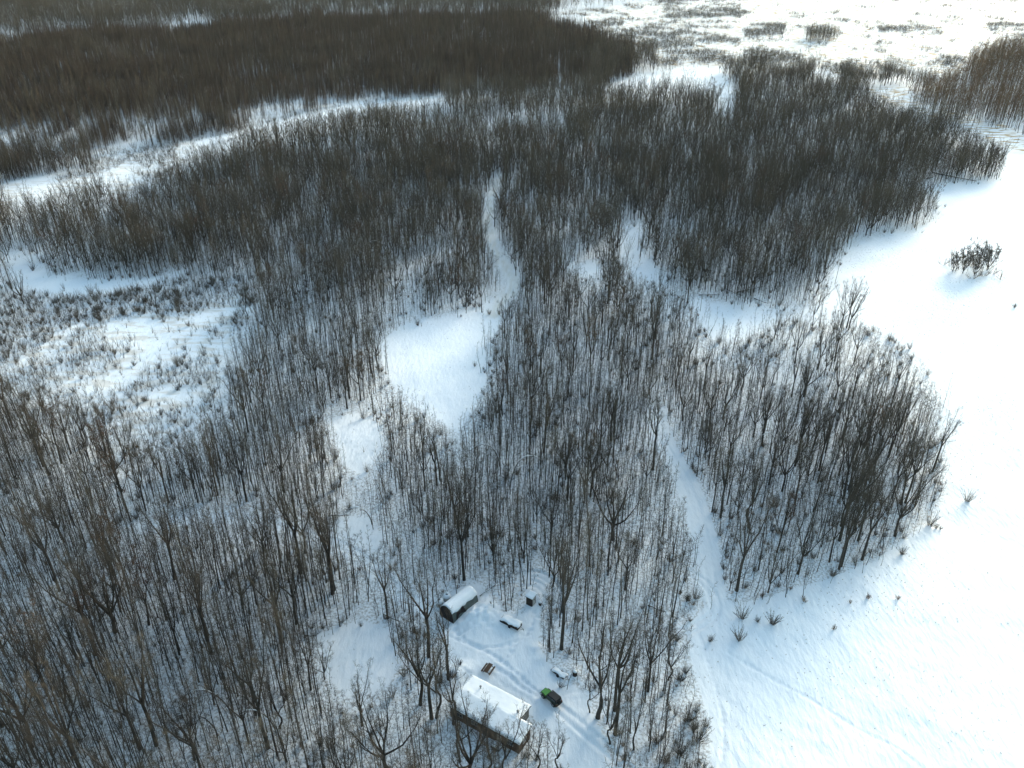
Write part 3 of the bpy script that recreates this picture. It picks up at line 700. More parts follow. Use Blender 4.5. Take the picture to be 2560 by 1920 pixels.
# ------------------------------------------------------------------ round-roofed shed
def build_shed():
    A = np.array(G(1133, 1560)); Bf = np.array(G(1196, 1509)); Lf = np.array(G(1100.5, 1537))
    e = (Bf - A) / np.linalg.norm(Bf - A); LN = float(np.linalg.norm(Bf - A)); n = np.array((-e[1], e[0])); Wd = max(3.4, float((Lf - A) @ n)); print('shed', LN, Wd)
    c = A + e * LN / 2 + n * Wd / 2; z0 = gz1(*c); HH = 3.1
    s = empty('round_roofed_shed', (c[0], c[1], z0), math.atan2(e[1], e[0]), 'arched shed with snowy round roof, dark open end and torn side flap', 'shed')
    def arc(t, off=0):  # t 0 (right foot, -v) .. pi (left foot)
        return (-cos(t) * (Wd / 2 + off), (HH + off) * max(0.0, sin(t)) ** .82)
    N = 26; T = [pi * k / N for k in range(N + 1)]
    def shell(ts, u0, u1, o0, o1, nu=1, rag=0, seed=0):
        g = Geo(); V = []; Fc = []; m = len(ts)
        for o in (o1, o0):
            for i in range(nu + 1):
                for k, t in enumerate(ts):
                    u = u0 + (u1 - u0) * i / nu; tt = t
                    if rag and k < 3: tt = t - rag * (.25 + float(vn(u * 1.4 + seed, 2.2))) * (1 - k / 3)
                    if rag and k > m - 4: tt = t + rag * .5 * float(vn(u * 1.4 + seed, 5.2)) * (1 - (m - 1 - k) / 3)
                    oo = o
                    if o == o1 and rag: oo = o * (1 - .6 * (k in (0, m - 1)) - .3 * (i in (0, nu))) + .05 * (float(vn(u * 1.2, t * 3)) - .5)
                    v, z = arc(tt, oo); V.append((u, v, z))
        W = m; O = m * (nu + 1)
        for i in range(nu):
            for k in range(m - 1):
                a = i * W + k; Fc.append((a, a + W, a + W + 1, a + 1)); Fc.append((O + a, O + a + 1, O + a + W + 1, O + a + W))
            a = i * W; Fc.append((a, O + a, O + a + W, a + W)); b = a + m - 1; Fc.append((b, b + W, O + b + W, O + b))
        for k in range(m - 1):
            Fc.append((k, k + 1, O + k + 1, O + k)); a = nu * W + k; Fc.append((a, O + a, O + a + 1, a + 1))
        g.add(V, Fc); return g
    u0, u1 = -LN / 2, LN / 2
    g = shell(T, u0 + .15, u1 - .05, -.05, .0); link('tarp_cover', g.mesh('tarp_cover', ['tarp'], smooth=False), s)
    sn = shell([pi * (.24 + .60 * k / 18) for k in range(19)], u0 + .12, u1 + .05, .006, .24, nu=26, rag=.16); link('snow_cover', sn.mesh('shed_snow', ['roof_snow'], smooth=True), s)
    # end walls of dark canvas set in from the rim
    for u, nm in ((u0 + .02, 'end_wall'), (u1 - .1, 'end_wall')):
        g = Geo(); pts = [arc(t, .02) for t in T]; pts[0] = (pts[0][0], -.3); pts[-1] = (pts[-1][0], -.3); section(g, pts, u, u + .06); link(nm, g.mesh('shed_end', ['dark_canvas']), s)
    g = Geo(); g.tube([(u0 - .02, *arc(t, .05)) for t in T], [.06] * len(T), 5); link('rim', g.mesh('shed_rim', ['dark_wood']), s)
    # torn flap and dark gap on the yard side
    g = Geo(); ts = [.04, .30, .58, .80]
    def patch(us, t0s, t1s, off):
        P = []; 
        for u, a, b in zip(us, t0s, t1s): P.append([(u, *arc(a + (b - a) * q / 4, off + .10 * (q % 2))) for q in range(5)])
        for i in range(len(P) - 1):
            for q in range(4): g.add([P[i][q], P[i + 1][q], P[i + 1][q + 1], P[i][q + 1]], [(0, 1, 2, 3)])
    patch([u0 + .9, u0 + 1.25, u0 + 1.7, u0 + 2.2, u0 + 2.7, u0 + 3.0, u0 + 3.5], [.02, .05, .25, .28, .22, .18, .10], [.22, .55, .50, .48, .62, .98, .16], .06)
    fl = g.mesh('torn_flap', ['dark_canvas']); o = link('torn_flap', fl, s)
    sd = o.modifiers.new('thickness', 'SOLIDIFY'); sd.thickness = .03
    for uu in (u0 + .15, u0 + 2.4, u1 - .6):
        g = Geo(); g.tube([(uu, *arc(t, -.10)) for t in T], [.035] * len(T), 5); link('hoop', g.mesh('shed_hoop', ['metal']), s)
build_shed()

def snow_dome(r, h, n=14, m=6, name='snow_dome', seed=0):
    g = Geo(); V = []; Fc = []
    for j in range(m + 1):
        a = j / m * pi / 2
        for k in range(n): q = 6.283 * k / n; w = 1 + .08 * (float(vn(k * .9 + seed, j * .8)) - .5); V.append((r * cos(a) ** .7 * cos(q) * w, r * cos(a) ** .7 * sin(q) * w, h * sin(a)))
    for j in range(m):
        for k in range(n): Fc.append((j * n + k, j * n + (k + 1) % n, (j + 1) * n + (k + 1) % n, (j + 1) * n + k))
    Fc.append(tuple(reversed(range(n)))); g.add(V, Fc); return g
def build_tank(px, py, r, label):
    x, y = G(px, py); t = empty('tank', (x, y, gz1(x, y) - .05), .3, label, 'tank', 'round tanks behind the shed')
    g = Geo(); g.tube([(0, 0, 0), (0, 0, .15), (0, 0, 1.0), (0, 0, 1.12)], [r * .92, r * .95, r * .95, r * .8], 18); link('body', g.mesh('tank_body', ['trim'], smooth=False), t)
    for k in range(4):
        g = Geo(); a = k * pi / 2 + .5; g.box(r * .9 * cos(a) - .05, r * .9 * cos(a) + .05, r * .9 * sin(a) - .05, r * .9 * sin(a) + .05, -.2, .35); link('leg', g.mesh('tank_leg', ['metal']), t)
    g = Geo(); g.tube([(0, 0, 1.45), (0, 0, 1.80)], [.26, .24], 12); link('collar', g.mesh('tank_collar', ['black_plastic']), t)
    d = snow_dome(r * 1.04, .62, seed=px); me = d.mesh('tank_snow', ['roof_snow'], smooth=True); o = link('snow_cover', me, t, (0, 0, 1.0))
    d = snow_dome(.27, .38, 10, 4, seed=px + 3); o = link('snow_cap', d.mesh('tank_snow_cap', ['roof_snow'], smooth=True), t, (0, 0, 1.802))
build_tank(1099, 1512, .80, 'round snow-capped tank with dark collar, nearer of the two behind the shed')
build_tank(1118, 1500, .78, 'round snow-capped tank with dark collar, farther one pressed against the shed')

# ------------------------------------------------------------------ outhouse
def build_outhouse():
    A = np.array(G(1330, 1521)); Lp = np.array(G(1315.5, 1513.5)); e = (A - Lp) / np.linalg.norm(A - Lp); wd, dp, hh = 1.4, 1.3, 2.15
    n = np.array((-e[1], e[0])); c = A - e * wd / 2 + n * dp / 2
    o = empty('outhouse', (c[0], c[1], gz1(*c) - .05), math.atan2(e[1], e[0]), 'small dark wooden outhouse with slanted snowy roof at the clearing edge', 'outhouse')
    a, b = wd / 2, dp / 2
    g = Geo(); g.add([(-a, -b, -.2), (a, -b, -.2), (a, b, -.2), (-a, b, -.2), (-a, -b, hh), (a, -b, hh), (a, b, hh + .25), (-a, b, hh + .25)], [(0, 3, 2, 1), (4, 5, 6, 7), (0, 1, 5, 4), (1, 2, 6, 5), (2, 3, 7, 6), (3, 0, 4, 7)])
    for k in range(6): x = -a + .1 + k * .23; g.box(x, x + .03, -b - .015, -b - .001, -.1, hh - .05)
    link('wall', g.mesh('outhouse_wall', ['dark_wood']), o)
    g = Geo(); g.box(a + .002, a + .05, -b + .2, b - .2, .05, 1.95); d = link('door', g.mesh('outhouse_door', ['trim'], bevel=.01), o)
    g = Geo(); g.box(a + .051, a + .07, -.18, .22, 1.35, 1.72); link('opening', g.mesh('door_opening', ['glass']), d)
    g = Geo(); g.box(a + .05, a + .11, b - .3, b - .26, .95, 1.1); link('handle', g.mesh('outhouse_handle', ['metal']), d)
    sl = .25 / dp; zf = lambda u, v: hh + .12 + sl * v + .05
    g = Geo(); V = [(s * (a + .2), t * (b + .2), hh + .14 + sl * t * (b + .2) + z) for z in (0, .08) for s, t in ((-1, -1), (1, -1), (1, 1), (-1, 1))]
    g.add(V, [(0, 3, 2, 1), (4, 5, 6, 7), (0, 1, 5, 4), (1, 2, 6, 5), (2, 3, 7, 6), (3, 0, 4, 7)]); r = link('roof', g.mesh('outhouse_roof', ['dark_wood']), o)
    link('snow_cover', snow_sheet(-a - .19, a + .19, -b - .19, b + .19, lambda u, v: hh + .225 + sl * v, .22, 'outhouse_snow', step=.12), r)
build_outhouse()

# ------------------------------------------------------------------ picnic table
def build_table():
    P = [np.array(G(*p, .75)) for p in ((1222.8, 1659), (1231.5, 1663), (1218, 1684), (1209, 1678.5))]
    c = sum(P) / 4; e = (P[0] - P[3]); e /= np.linalg.norm(e)
    t = empty('picnic_table', (c[0], c[1], gz1(*c)), math.atan2(e[1], e[0]), 'brown wooden picnic table swept clear of snow behind the house', 'picnic table')
    L = 1.05
    g = Geo()
    for k in range(5): g.box(-L, L, -.42 + k * .17, -.42 + k * .17 + .155, .72, .77)
    link('tabletop', g.mesh('tabletop', ['table_wood'], bevel=.008), t)
    for s in (-1, 1):
        g = Geo()
        for k in range(2): g.box(-L, L, s * .80 - .16 + k * .165, s * .80 - .16 + k * .165 + .15, .42, .46)
        link('bench', g.mesh('bench', ['table_wood'], bevel=.008), t)
        for u in (-.8, .8):
            g = Geo(); g.box(u - .02, u + .02, min(s * .01, s * .95), max(s * .01, s * .95), .35, .419); link('crossbar', g.mesh('crossbar', ['dark_wood']), t)
            g = Geo(); g.tube([(u + .045, s * .72, -.15), (u + .045, s * .28, .72)], [.05, .05], 4); link('leg', g.mesh('table_leg', ['dark_wood']), t)
build_table()

# ------------------------------------------------------------------ off-road car
def build_car():
    wf = np.array(G(1356.2, 1746)); wr = np.array(G(1383.5, 1769)); f = wf - wr; f /= np.linalg.norm(f); rt = np.array((f[1], -f[0])); mid = (wf + wr) / 2 + rt * .80
    c = empty('off_road_car', (mid[0], mid[1], gz1(*mid) + .02), math.atan2(f[1], f[0]), 'boxy off-road car with bright green bonnet and black top on the driveway', 'car')
    # x forward, y left ; wheelbase 2.42
    g = Geo(); b = .74
    prof = [(-1.86, .55), (-1.86, 1.12), (.55, 1.14), (.55, .50), (-.75, .50), (-1.62, .50)]
    g.prism([(-1.86, -b), (.62, -b), (.62, b), (-1.86, b)], .48, 1.13, 0); link('body', g.mesh('car_body', ['dark_green_paint'], bevel=.06), c)
    g = Geo(); g.add([(.60, -.70, .62), (1.86, -.58, .62), (1.86, .58, .62), (.60, .70, .62), (.60, -.70, 1.16), (1.80, -.55, 1.06), (1.80, .55, 1.06), (.60, .70, 1.16)], [(0, 3, 2, 1), (4, 5, 6, 7), (0, 1, 5, 4), (1, 2, 6, 5), (2, 3, 7, 6), (3, 0, 4, 7)])
    hd = link('bonnet', g.mesh('bonnet', ['green_paint'], bevel=.05), c)
    for s in (-1, 1):
        g = Geo(); g.box(1.35, 1.45, s * .6 - .02, s * .6 + .02, 1.0, 1.10); link('latch', g.mesh('bonnet_latch', ['black_plastic']), hd)
    g = Geo(); g.box(1.862, 1.90, -.56, .56, .62, 1.04)
    for k in range(7): g.box(1.90, 1.915, -.30 + k * .09, -.26 + k * .09, .68, .98)
    link('grille', g.mesh('grille', ['green_paint']), c)
    for s in (-1, 1):
        g = Geo(); g.tube([(1.89, s * .44, .88), (1.94, s * .44, .88)], [.11, .10], 14); link('headlight', g.mesh('headlight', ['lamp_glass']), c)
        g = Geo(); g.box(-1.90, -1.862, s * .68 - .08, s * .68 + .08, .80, 1.0); link('tail_light', g.mesh('tail_light', ['red_glass'], bevel=.01), c)
        for x in (1.21, -1.21):
            g = Geo(); q = [(x + .60 * cos(a), s * .80, .40 + .52 * sin(a)) for a in [pi * k / 8 for k in range(9)]]
            V = [(p[0], s * .56, p[2]) for p in q] + [(p[0], s * .90, p[2]) for p in q] + [(x + (p[0] - x) * .88, s * .90, .4 + (p[2] - .4) * .88) for p in q] + [(x + (p[0] - x) * .88, s * .56, .4 + (p[2] - .4) * .88) for p in q]
            Fc = []
            for r_ in range(4):
                for k in range(8): a = r_ * 9 + k; d = ((r_ + 1) % 4) * 9 + k; Fc.append((a, a + 1, d + 1, d))
            Fc += [(0, 9, 18, 27), (8, 35, 26, 17)]
            g.add(V, Fc); link('fender', g.mesh('fender', ['black_plastic']), c)
            wl = empty('wheel', (x, s * .76, .40)); wl.parent = c
            g = Geo(); g.tube([(0, -.12, 0), (0, -.10, 0), (0, .10, 0), (0, .12, 0)], [.34, .40, .40, .34], 22); link('tyre', g.mesh('tyre', ['rubber']), wl)
            g = Geo(); g.tube([(0, s * .10, 0), (0, s * .135, 0)], [.22, .18], 14)
            for k in range(5): a = k * 1.257; g.tube([(0, s * .14, 0), (.2 * cos(a), s * .135, .2 * sin(a))], [.03, .03], 4)
            link('rim', g.mesh('wheel_rim', ['rim_metal']), wl)
        g = Geo(); g.box(.38, .50, s * .84 - .10, s * .84 + .10, 1.2, 1.38); link('mirror', g.mesh('wing_mirror', ['black_plastic'], bevel=.02), c)
        g = Geo(); g.box(-.55, .42, s * .741, s * .765, .60, 1.10) if s > 0 else g.box(-.55, .42, -.765, -.741, .60, 1.10); d = link('door', g.mesh('car_door', ['dark_green_paint'], bevel=.01), c)
        g = Geo(); g.box(-.45, -.25, s * .78 - .015, s * .78 + .015, .98, 1.01); link('handle', g.mesh('car_door_handle', ['black_plastic']), d)
        g = Geo()
        for x0, x1 in ((-.50, .30), (-1.55, -.68)): g.box(x0, x1, min(s * .722, s * .728), max(s * .722, s * .728), 1.22, 1.62)
        link('side_window', g.mesh('side_window', ['glass']), c)
    g = Geo(); z0, z1 = 1.13, 1.74
    g.add([(-1.84, -.72, z0), (.38, -.72, z0), (.38, .72, z0), (-1.84, .72, z0), (-1.70, -.66, z1), (.16, -.66, z1), (.16, .66, z1), (-1.70, .66, z1)], [(0, 3, 2, 1), (4, 5, 6, 7), (0, 1, 5, 4), (1, 2, 6, 5), (2, 3, 7, 6), (3, 0, 4, 7)])
    link('roof', g.mesh('car_roof', ['black_plastic'], bevel=.07, seg=3), c)
    g = Geo(); g.add([(.60, -.66, 1.17), (.60, .66, 1.17), (.37, .62, 1.66), (.37, -.62, 1.66), (.57, -.66, 1.17), (.57, .66, 1.17), (.34, .62, 1.66), (.34, -.62, 1.66)], [(0, 1, 2, 3), (7, 6, 5, 4), (0, 4, 5, 1), (1, 5, 6, 2), (2, 6, 7, 3), (3, 7, 4, 0)]); link('windscreen', g.mesh('windscreen', ['glass']), c)
    g = Geo(); g.box(-1.90, -1.86, -.5, .5, 1.20, 1.58); link('rear_window', g.mesh('rear_window', ['glass']), c)
    for x0, nm in ((1.93, 'bumper'), (-2.0, 'bumper')):
        g = Geo(); g.box(x0, x0 + .12, -.78, .78, .50, .66); link(nm, g.mesh('bumper', ['black_plastic'], bevel=.03), c)
    g = Geo(); g.tube([(-1.90, 0, 1.02), (-1.93, 0, 1.02), (-2.10, 0, 1.02), (-2.14, 0, 1.02)], [.30, .37, .37, .30], 22); sp = link('spare_wheel', g.mesh('spare_wheel', ['rubber']), c)
    g = Geo(); g.box(-1.7, 1.8, -.5, .5, .34, .5); link('chassis', g.mesh('chassis', ['black_plastic']), c)
build_car()

# ------------------------------------------------------------------ things under the snow
def build_trailer(p0, p1, W, H, label, bar=True):
    A = np.array(G(*p0)); B = np.array(G(*p1)); e = (B - A); L = float(np.linalg.norm(e)); e /= L; n = np.array((-e[1], e[0])); c = (A + B) / 2 + n * W / 2
    o = empty('trailer', (c[0], c[1], gz1(*c) - .05), math.atan2(e[1], e[0]), label, 'trailer'); a, b = L / 2, W / 2
    g = Geo(); g.add([(-a, -b, .18), (a, -b, .18), (a, b, .18), (-a, b, .18), (-a - .1, -b - .05, H), (a, -b - .05, H), (a, b + .05, H), (-a - .1, b + .05, H)], [(0, 3, 2, 1), (4, 5, 6, 7), (0, 1, 5, 4), (1, 2, 6, 5), (2, 3, 7, 6), (3, 0, 4, 7)]); link('box', g.mesh('trailer_box', ['dark_canvas'], bevel=.03), o)
    for s in (-1, 1):
        g = Geo(); g.tube([(.2, s * (b + .06), .25), (.2, s * (b + .2), .25)], [.28, .28], 14); link('wheel', g.mesh('trailer_wheel', ['rubber']), o)
    g = Geo(); g.tube([(a - .1, -.35, .3), (a + .9, 0, .3)], [.04, .04], 5); g.tube([(a - .1, .35, .3), (a + .9, 0, .3)], [.04, .04], 5); g.tube([(a + .85, 0, -.1), (a + .85, 0, .55)], [.03, .03], 5); link('drawbar', g.mesh('drawbar', ['metal']), o)
    link('snow_cover', snow_sheet(-a - .05, a + .0, -b + .05, b + .25, lambda u, v: H - .02, (.30 if H > .6 else .16), 'trailer_snow', step=.2, wob=.16, ragged=.5, seed=L), o)
build_trailer((1250, 1563), (1294, 1585), 1.5, .7, 'low dark trailer heaped with snow between the shed and the outhouse')
build_trailer((1377, 1681), (1408, 1703), 1.0, .38, 'low dark sled trailer almost buried in snow above the parked car')
def build_barrel(px, py, r, h, label, cat, name='barrel', snow=True):
    x, y = G(px, py); o = empty(name, (x, y, gz1(x, y)), 0, label, cat)
    g = Geo(); g.tube([(0, 0, -.2), (0, 0, h * .5), (0, 0, h)], [r, r * 1.04, r], 12); link('body', g.mesh(name + '_body', ['dark_wood']), o)
    if snow: link('snow_cap', snow_dome(r * .9, .25, 10, 4, seed=px).mesh(name + '_snow', ['roof_snow'], smooth=True), o, (.02, .05, h))
build_barrel(1437, 1692, .42, .8, 'dark barrel with a snow cap under a small tree right of the buried trailer', 'barrel')
build_barrel(1592, 1655, .2, .35, 'small dark stump in open snow among the trees right of the yard', 'stump', 'tree_stump', False)
build_barrel(1121, 1697, .34, .4, 'dark chopping stump in snow beside the left end of the house', 'stump', 'tree_stump', False)
build_barrel(1157, 1500, .4, .55, 'dark drum beside the tree trunks behind the tanks', 'barrel')
build_barrel(1350, 1517, .3, .5, 'small dark bin standing right beside the outhouse door', 'bin', 'bin')

# fallen logs
LOGS = [((2061,1233),(2123,1252),.14,'thin dark fallen trunk lying under the trees of the right-hand wood point'),((2105,1206),(2229,1266),.20,'long fallen trunk slanting across the floor of the right-hand wood point'),
 ((2206,1104),(2237,1114),.15,'short fallen trunk near the outer edge of the right-hand wood point'),((1881,684),(1930,661),.22,'snow-topped fallen trunk tilted up to the right at the forest edge by the snow channel'),
 ((1836,735),(1906,723),.22,'snow-topped fallen trunk lying level at the forest edge by the snow channel'),((1902,695),(1930,690),.16,'short snowy log above the level trunk at the forest edge'),
 ((1816,727),(1852,745),.16,'dark log crossing others at the foot of the forest edge'),((1885,749),(1915,764),.15,'snowy log pointing down into the white channel'),
 ((1746,741),(1799,743),.15,'dark flat log at the left end of the forest edge above the channel'),((2240,398),(2330,425),.3,'long snow-covered fallen tree inside the far right forest corner'),
 ((2330,432),(2440,456),.3,'snow-covered fallen tree ending at the white field in the far right forest corner'),((2316,448),(2345,440),.25,'short snowy log beside the long fallen trees in the far right corner'),
 ((958,1535),(1000,1557),.13,'snow-covered fallen pole left of the big trees beside the shed'),((1200,1495),(1240,1470),.10,'thin dead pole leaning over the snow right of the arched shed'),
 ((1620,1512),(1665,1534),.16,'broken snowy log under the trees left of the lane junction'),((760,1586),(790,1592),.18,'dark log at the edge of the small left glade'),
 ((820,1290),(870,1292),.12,'thin fallen pole near the trail bend in the left woods')]
for i, (p, q, r, lab) in enumerate(LOGS):
    a = np.array(G(*p)); b = np.array(G(*q)); c = (a + b) / 2; e = b - a; L = float(np.linalg.norm(e)); z = gz1(*c)
    o = empty('fallen_log', (c[0], c[1], z), math.atan2(e[1], e[0]), lab, 'log', 'fallen trunks'); pts = [(-L / 2, 0, .15), (-L / 4, .12, .3), (0, -.05, .42), (L / 4, .1, .5), (L / 2, .0, .7)]
    g = Geo(); g.tube(pts, [r, r * .92, r * .8, r * .6, r * .4], 7)
    rr = np.random.default_rng(i)
    for k in range(9): u = L * (rr.random() - .3) * .7; g.spike((u, 0, .35), (u + .5 + rr.random(), rr.normal() * .9, .5 + rr.random() * .9), .04)
    link('trunk', g.mesh('log_trunk', ['bark']), o)
    g = Geo(); g.tube([(x, y, z_ + r * .75) for x, y, z_ in pts], [.02, r * .7, r * .7, r * .5, .02], 6); link('snow_cap', g.mesh('log_snow', ['roof_snow'], smooth=True), o)

# ------------------------------------------------------------------ placing the trees
OCC = []   # spots kept free by special trees and things
def region(px, py):
    if py > 1880 and 1080 < px < 1420: return 'in front of the brown house'
    if 1330 < px < 1700 and py > 1730: return 'on the right driveway bank'
    if 1360 < px < 1760 and py > 1560: return 'in the bottom tree strip'
    if 1320 < px < 1560 and py > 1360: return 'behind the outhouse'
    if 1560 <= px < 1790 and py > 1200: return 'left of the snowy lane'
    if px >= 1790: return 'right of the snowy lane'
    if 1090 < px <= 1330 and py > 1380: return 'just behind the arched shed'
    if 860 < px <= 1160 and py > 1600: return 'at the house\'s left end'
    if 830 < px <= 1100 and py > 1380: return 'left of the arched shed'
    if 420 < px <= 860 and py > 1690: return 'below the small left glade'
    if 420 < px <= 830 and py > 1300: return 'left of the small glade'
    if px <= 420 and py > 1650: return 'in the bottom left corner'
    if px <= 420: return 'below the left marsh'
    if py > 1200: return 'between shed and white pond'
    return 'around the white pond clearing'
IND = []   # individuals: dict(o, region, look)
def thing_tree(kind, P, x, y, rz, sc, tilt=(0, 0), label=None, group=None, names=('trunk', 'crown'), cat='tree'):
    o = empty(kind, (x, y, gz1(x, y)), 0, label, cat, group); o.rotation_euler = (tilt[0], tilt[1], rz); o.scale = (sc[0], sc[0], sc[1]) if isinstance(sc, tuple) else (sc,) * 3
    link(names[0], P['t'], o); link(names[1], P['c'], o); return o
# hand-placed trees: base in the photo, mesh, height scale, turn, label
def own(T, C, tm='bark', cm='twig', extra=None): return dict(t=T.mesh('own_trunk', [tm]), c=C.mesh('own_crown', [cm] + ([extra] if extra else [])))
clump = own(*broad_tree(207, H=9, r0=.18, fork=.10, spread=.55, nl=8, nb=9, ntw=8, tl=.9, tr=.032))
big = own(*broad_tree(201, H=22, r0=.36, fork=.36, spread=.36, nl=4, nb=8, ntw=6, sides=8, wob=1.1))
big2 = own(*broad_tree(202, H=20, r0=.30, fork=.42, spread=.40, nl=4, nb=8, ntw=6, sides=8, wob=.8))
oak = own(*broad_tree(203, H=16, r0=.34, fork=.28, spread=.62, nl=6, nb=9, ntw=7, sides=8, wob=.5))
med = own(*broad_tree(204, H=13, r0=.17, fork=.30, spread=.50, nl=4, nb=8, ntw=6, wob=.6))
med2 = own(*broad_tree(205, H=15, r0=.19, fork=.38, spread=.34, nl=3, nb=9, ntw=6, wob=.5))
elm = own(*broad_tree(206, H=21, r0=.28, fork=.5, spread=.30, nl=5, nb=9, ntw=8, tl=.8))
HAND = [('broad_tree', clump, (2383,676), .6, 3.7, 'leftmost small bushy tree in the clump on the right white field'),('broad_tree', clump, (2446,664), .75, 1.7, 'rear bushy tree in the clump on the right white field'),('broad_tree', clump, (2435,690), .7, 4.7, 'lowest round bush-like tree in the clump on the right white field'),('broad_tree', clump, (2407,683), .9, .7, 'tallest dark bushy tree in the clump on the right white field'),
 ('broad_tree', clump, (2468,674), .85, 2.7, 'right-hand bushy tree in the clump on the right white field'),
 ('broad_tree', oak, (2010,990), .8, 2.7, 'dark-crowned tree at the top of the wood point above the others'),
 ('broad_tree', med, (620,790), .9, 1.2, 'small spreading tree on the bank above the left marsh'),
 ('broad_tree', med, (395,780), .8, 3.2, 'upright little tree in the brush row of the left marsh'),
 ('broad_tree', oak, (60,760), .7, 1.0, 'bushy tree at the left edge on the river bank'),
 ('crooked_tree', big, (1494,1799), 1.0, .4, 'thick crooked dark tree standing right of the parked car'),
 ('broad_tree', med2, (1474,1786), .62, 1.9, 'small branching tree between the barrel and the crooked tree'),
 ('broad_tree', elm, (1536,1778), 1.05, 2.6, 'tallest bushy-crowned tree in the strip right of the car'),
 ('broad_tree', med, (1525,1863), .9, .9, 'thick dark tree lowest on the right driveway bank'),
 ('broad_tree', med2, (1584,1877), .85, 3.3, 'forked leaning tree nearest the bottom of the strip by the field'),
 ('broad_tree', med, (1670,1700), .85, 5.0, 'dark bushy tree on the field edge opposite the crooked tree'),
 ('broad_tree', big2, (1051,1762), .95, 2.2, 'leftmost of the tall tree group at the left end of the house'),
 ('broad_tree', big2, (1079,1797), 1.0, 4.1, 'middle tree of the tall group at the left end of the house'),
 ('broad_tree', med2, (1091,1795), 1.25, 5.6, 'rightmost tree of the tall group at the left end of the house'),
 ('broad_tree', med2, (1133,1811), 1.05, 0.2, 'slender dark tree against the left corner of the house'),
 ('broad_tree', oak, (1180,1955), 1.05, .8, 'big multi-limbed tree covering the long wall of the house'),
 ('broad_tree', med2, (1150,1905), 1.0, 1.4, 'upright forked tree rising over the middle of the house roof'),
 ('broad_tree', med, (1222,1925), 1.05, 3.9, 'round-headed tree in front of the right half of the house'),
 ('broad_tree', med2, (1266,1945), .95, 2.9, 'slim tree in front of the right corner of the house'),
 ('broad_tree', med2, (1342,1930), .75, 4.9, 'young forked tree right of the house at the bottom edge'),
 ('broad_tree', med, (1395,1925), .75, 1.1, 'small spreading tree at the bottom edge beside the driveway'),
 ('broad_tree', oak, (965,1925), .95, 2.5, 'wide-limbed tree left of the house at the bottom edge'),
 ('broad_tree', med, (905,1815), .95, .3, 'round bushy tree on the slope left of the house group'),
 ('broad_tree', oak, (1532,1352), 1.0, 1.7, 'large spreading tree in the middle of the woods behind the outhouse'),
 ('broad_tree', elm, (1632,1178), 1.0, .5, 'tall brown-tinged tree beside the top of the snowy lane'),
 ('broad_tree', big, (1872,1320), .85, 5.2, 'thick forked tree low in the wood point right of the lane'),
 ('broad_tree', med, (2140,1325), 1.2, 2.0, 'leaning dark tree at the tip of the wood point'),
 ('broad_tree', oak, (290,1585), 1.05, 5.5, 'old tree with a huge bowed limb in the left woods'),
 ('broad_tree', oak, (295,1205), .85, 3.3, 'old tree with a snowy side limb under the left marsh'),
 ('broad_tree', elm, (150,1480), 1.0, .1, 'dense dark-crowned tree near the left edge'),
 ('broad_tree', med, (700,1820), 1.0, 4.4, 'curved-trunk tree below the small left glade'),
 ('broad_tree', elm, (520,1590), .85, 2.4, 'straw-coloured bushy tree standing out in the left woods')]
for kind, P, (px, py), sc, rz, lab in HAND:
    x, y = G(px, py); OCC.append((x, y, 1.6)); thing_tree(kind, P, x, y, rz, sc, label=lab)
rus = own(*broad_tree(211, H=17, r0=.22, fork=.35, spread=.45, nl=5, nb=8, ntw=7), cm='twig_russet')
for (px, py), lab in (((1168,1260),'arched'),):
    pass
ARCH = [((1252,1185),9,8,-1,'bowed thin tree arching to the left below the white pond'),((1275,1235),10,9,.1,'bowed tree bending to the right below the pond, crossing the first'),
 ((585,1800),8,8,-1,'snow-lined stem arched over to the left in the lower left woods'),((545,1838),6,7,-1,'lower of the two snow-lined arched stems in the left woods'),
 ((690,1830),6,6,-1,'faint arched sapling near the small left glade'),((1935,1140),7,5,-1,'stem bowed left at the mouth of the lane in the wood point'),
 ((930,1310),5,6,-1,'low stem bowed over the snow at the trail bend'),((1290,690),8,8,-1,'stem bowed across the grey forest track'),((970,650),8,9,-1,'snow-lined arched stem in the forest left of the grey track'),
 ((1100,1200),13,5,-1,'dark trunk leaning left over the foot of the pond clearing'),((1460,470),9,8,-1,'far snow-lined bowed stem right of the grey track')]
for i, ((px, py), H, rch, s, lab) in enumerate(ARCH):
    x, y = G(px, py); T, C, S = arched_tree(220 + i, H, rch, .12 if H < 12 else .2)
    o = empty('arched_tree', (x, y, gz1(x, y)), pi if s < 0 else .3, lab, 'tree', 'trees bowed over by snow')
    link('trunk', T.mesh('arched_trunk', ['bark']), o); link('crown', C.mesh('arched_crown', ['twig']), o); link('snow_line', S.mesh('arched_snow', ['roof_snow'], smooth=True), o); OCC.append((x, y, 1.2))
for (px, py), sc, lab in (((83,42),1.0,'dark green spruce near the top left corner'),((207,24),1.05,'dark green spruce at the top edge, right of the first spruce'),((505,35),.8,'small dark spruce beside the far snow streak'),((96,5),.7,'tiny spruce at the very top left edge'),
                         ((575,12),.9,'green spruce at the left end of the far conifer row'),((600,8),.8,'green spruce inside the far conifer row'),((628,5),.85,'green spruce at the right end of the far conifer row')):
    x, y = G(px, py); thing_tree('spruce_tree', SPRm, x, y, px * .7, sc, label=lab, group='spruces far off'); OCC.append((x, y, 3))
for (px, py), lab in (((930,247),'rust-red tree'),):
    x, y = G(px * 1.0, py)
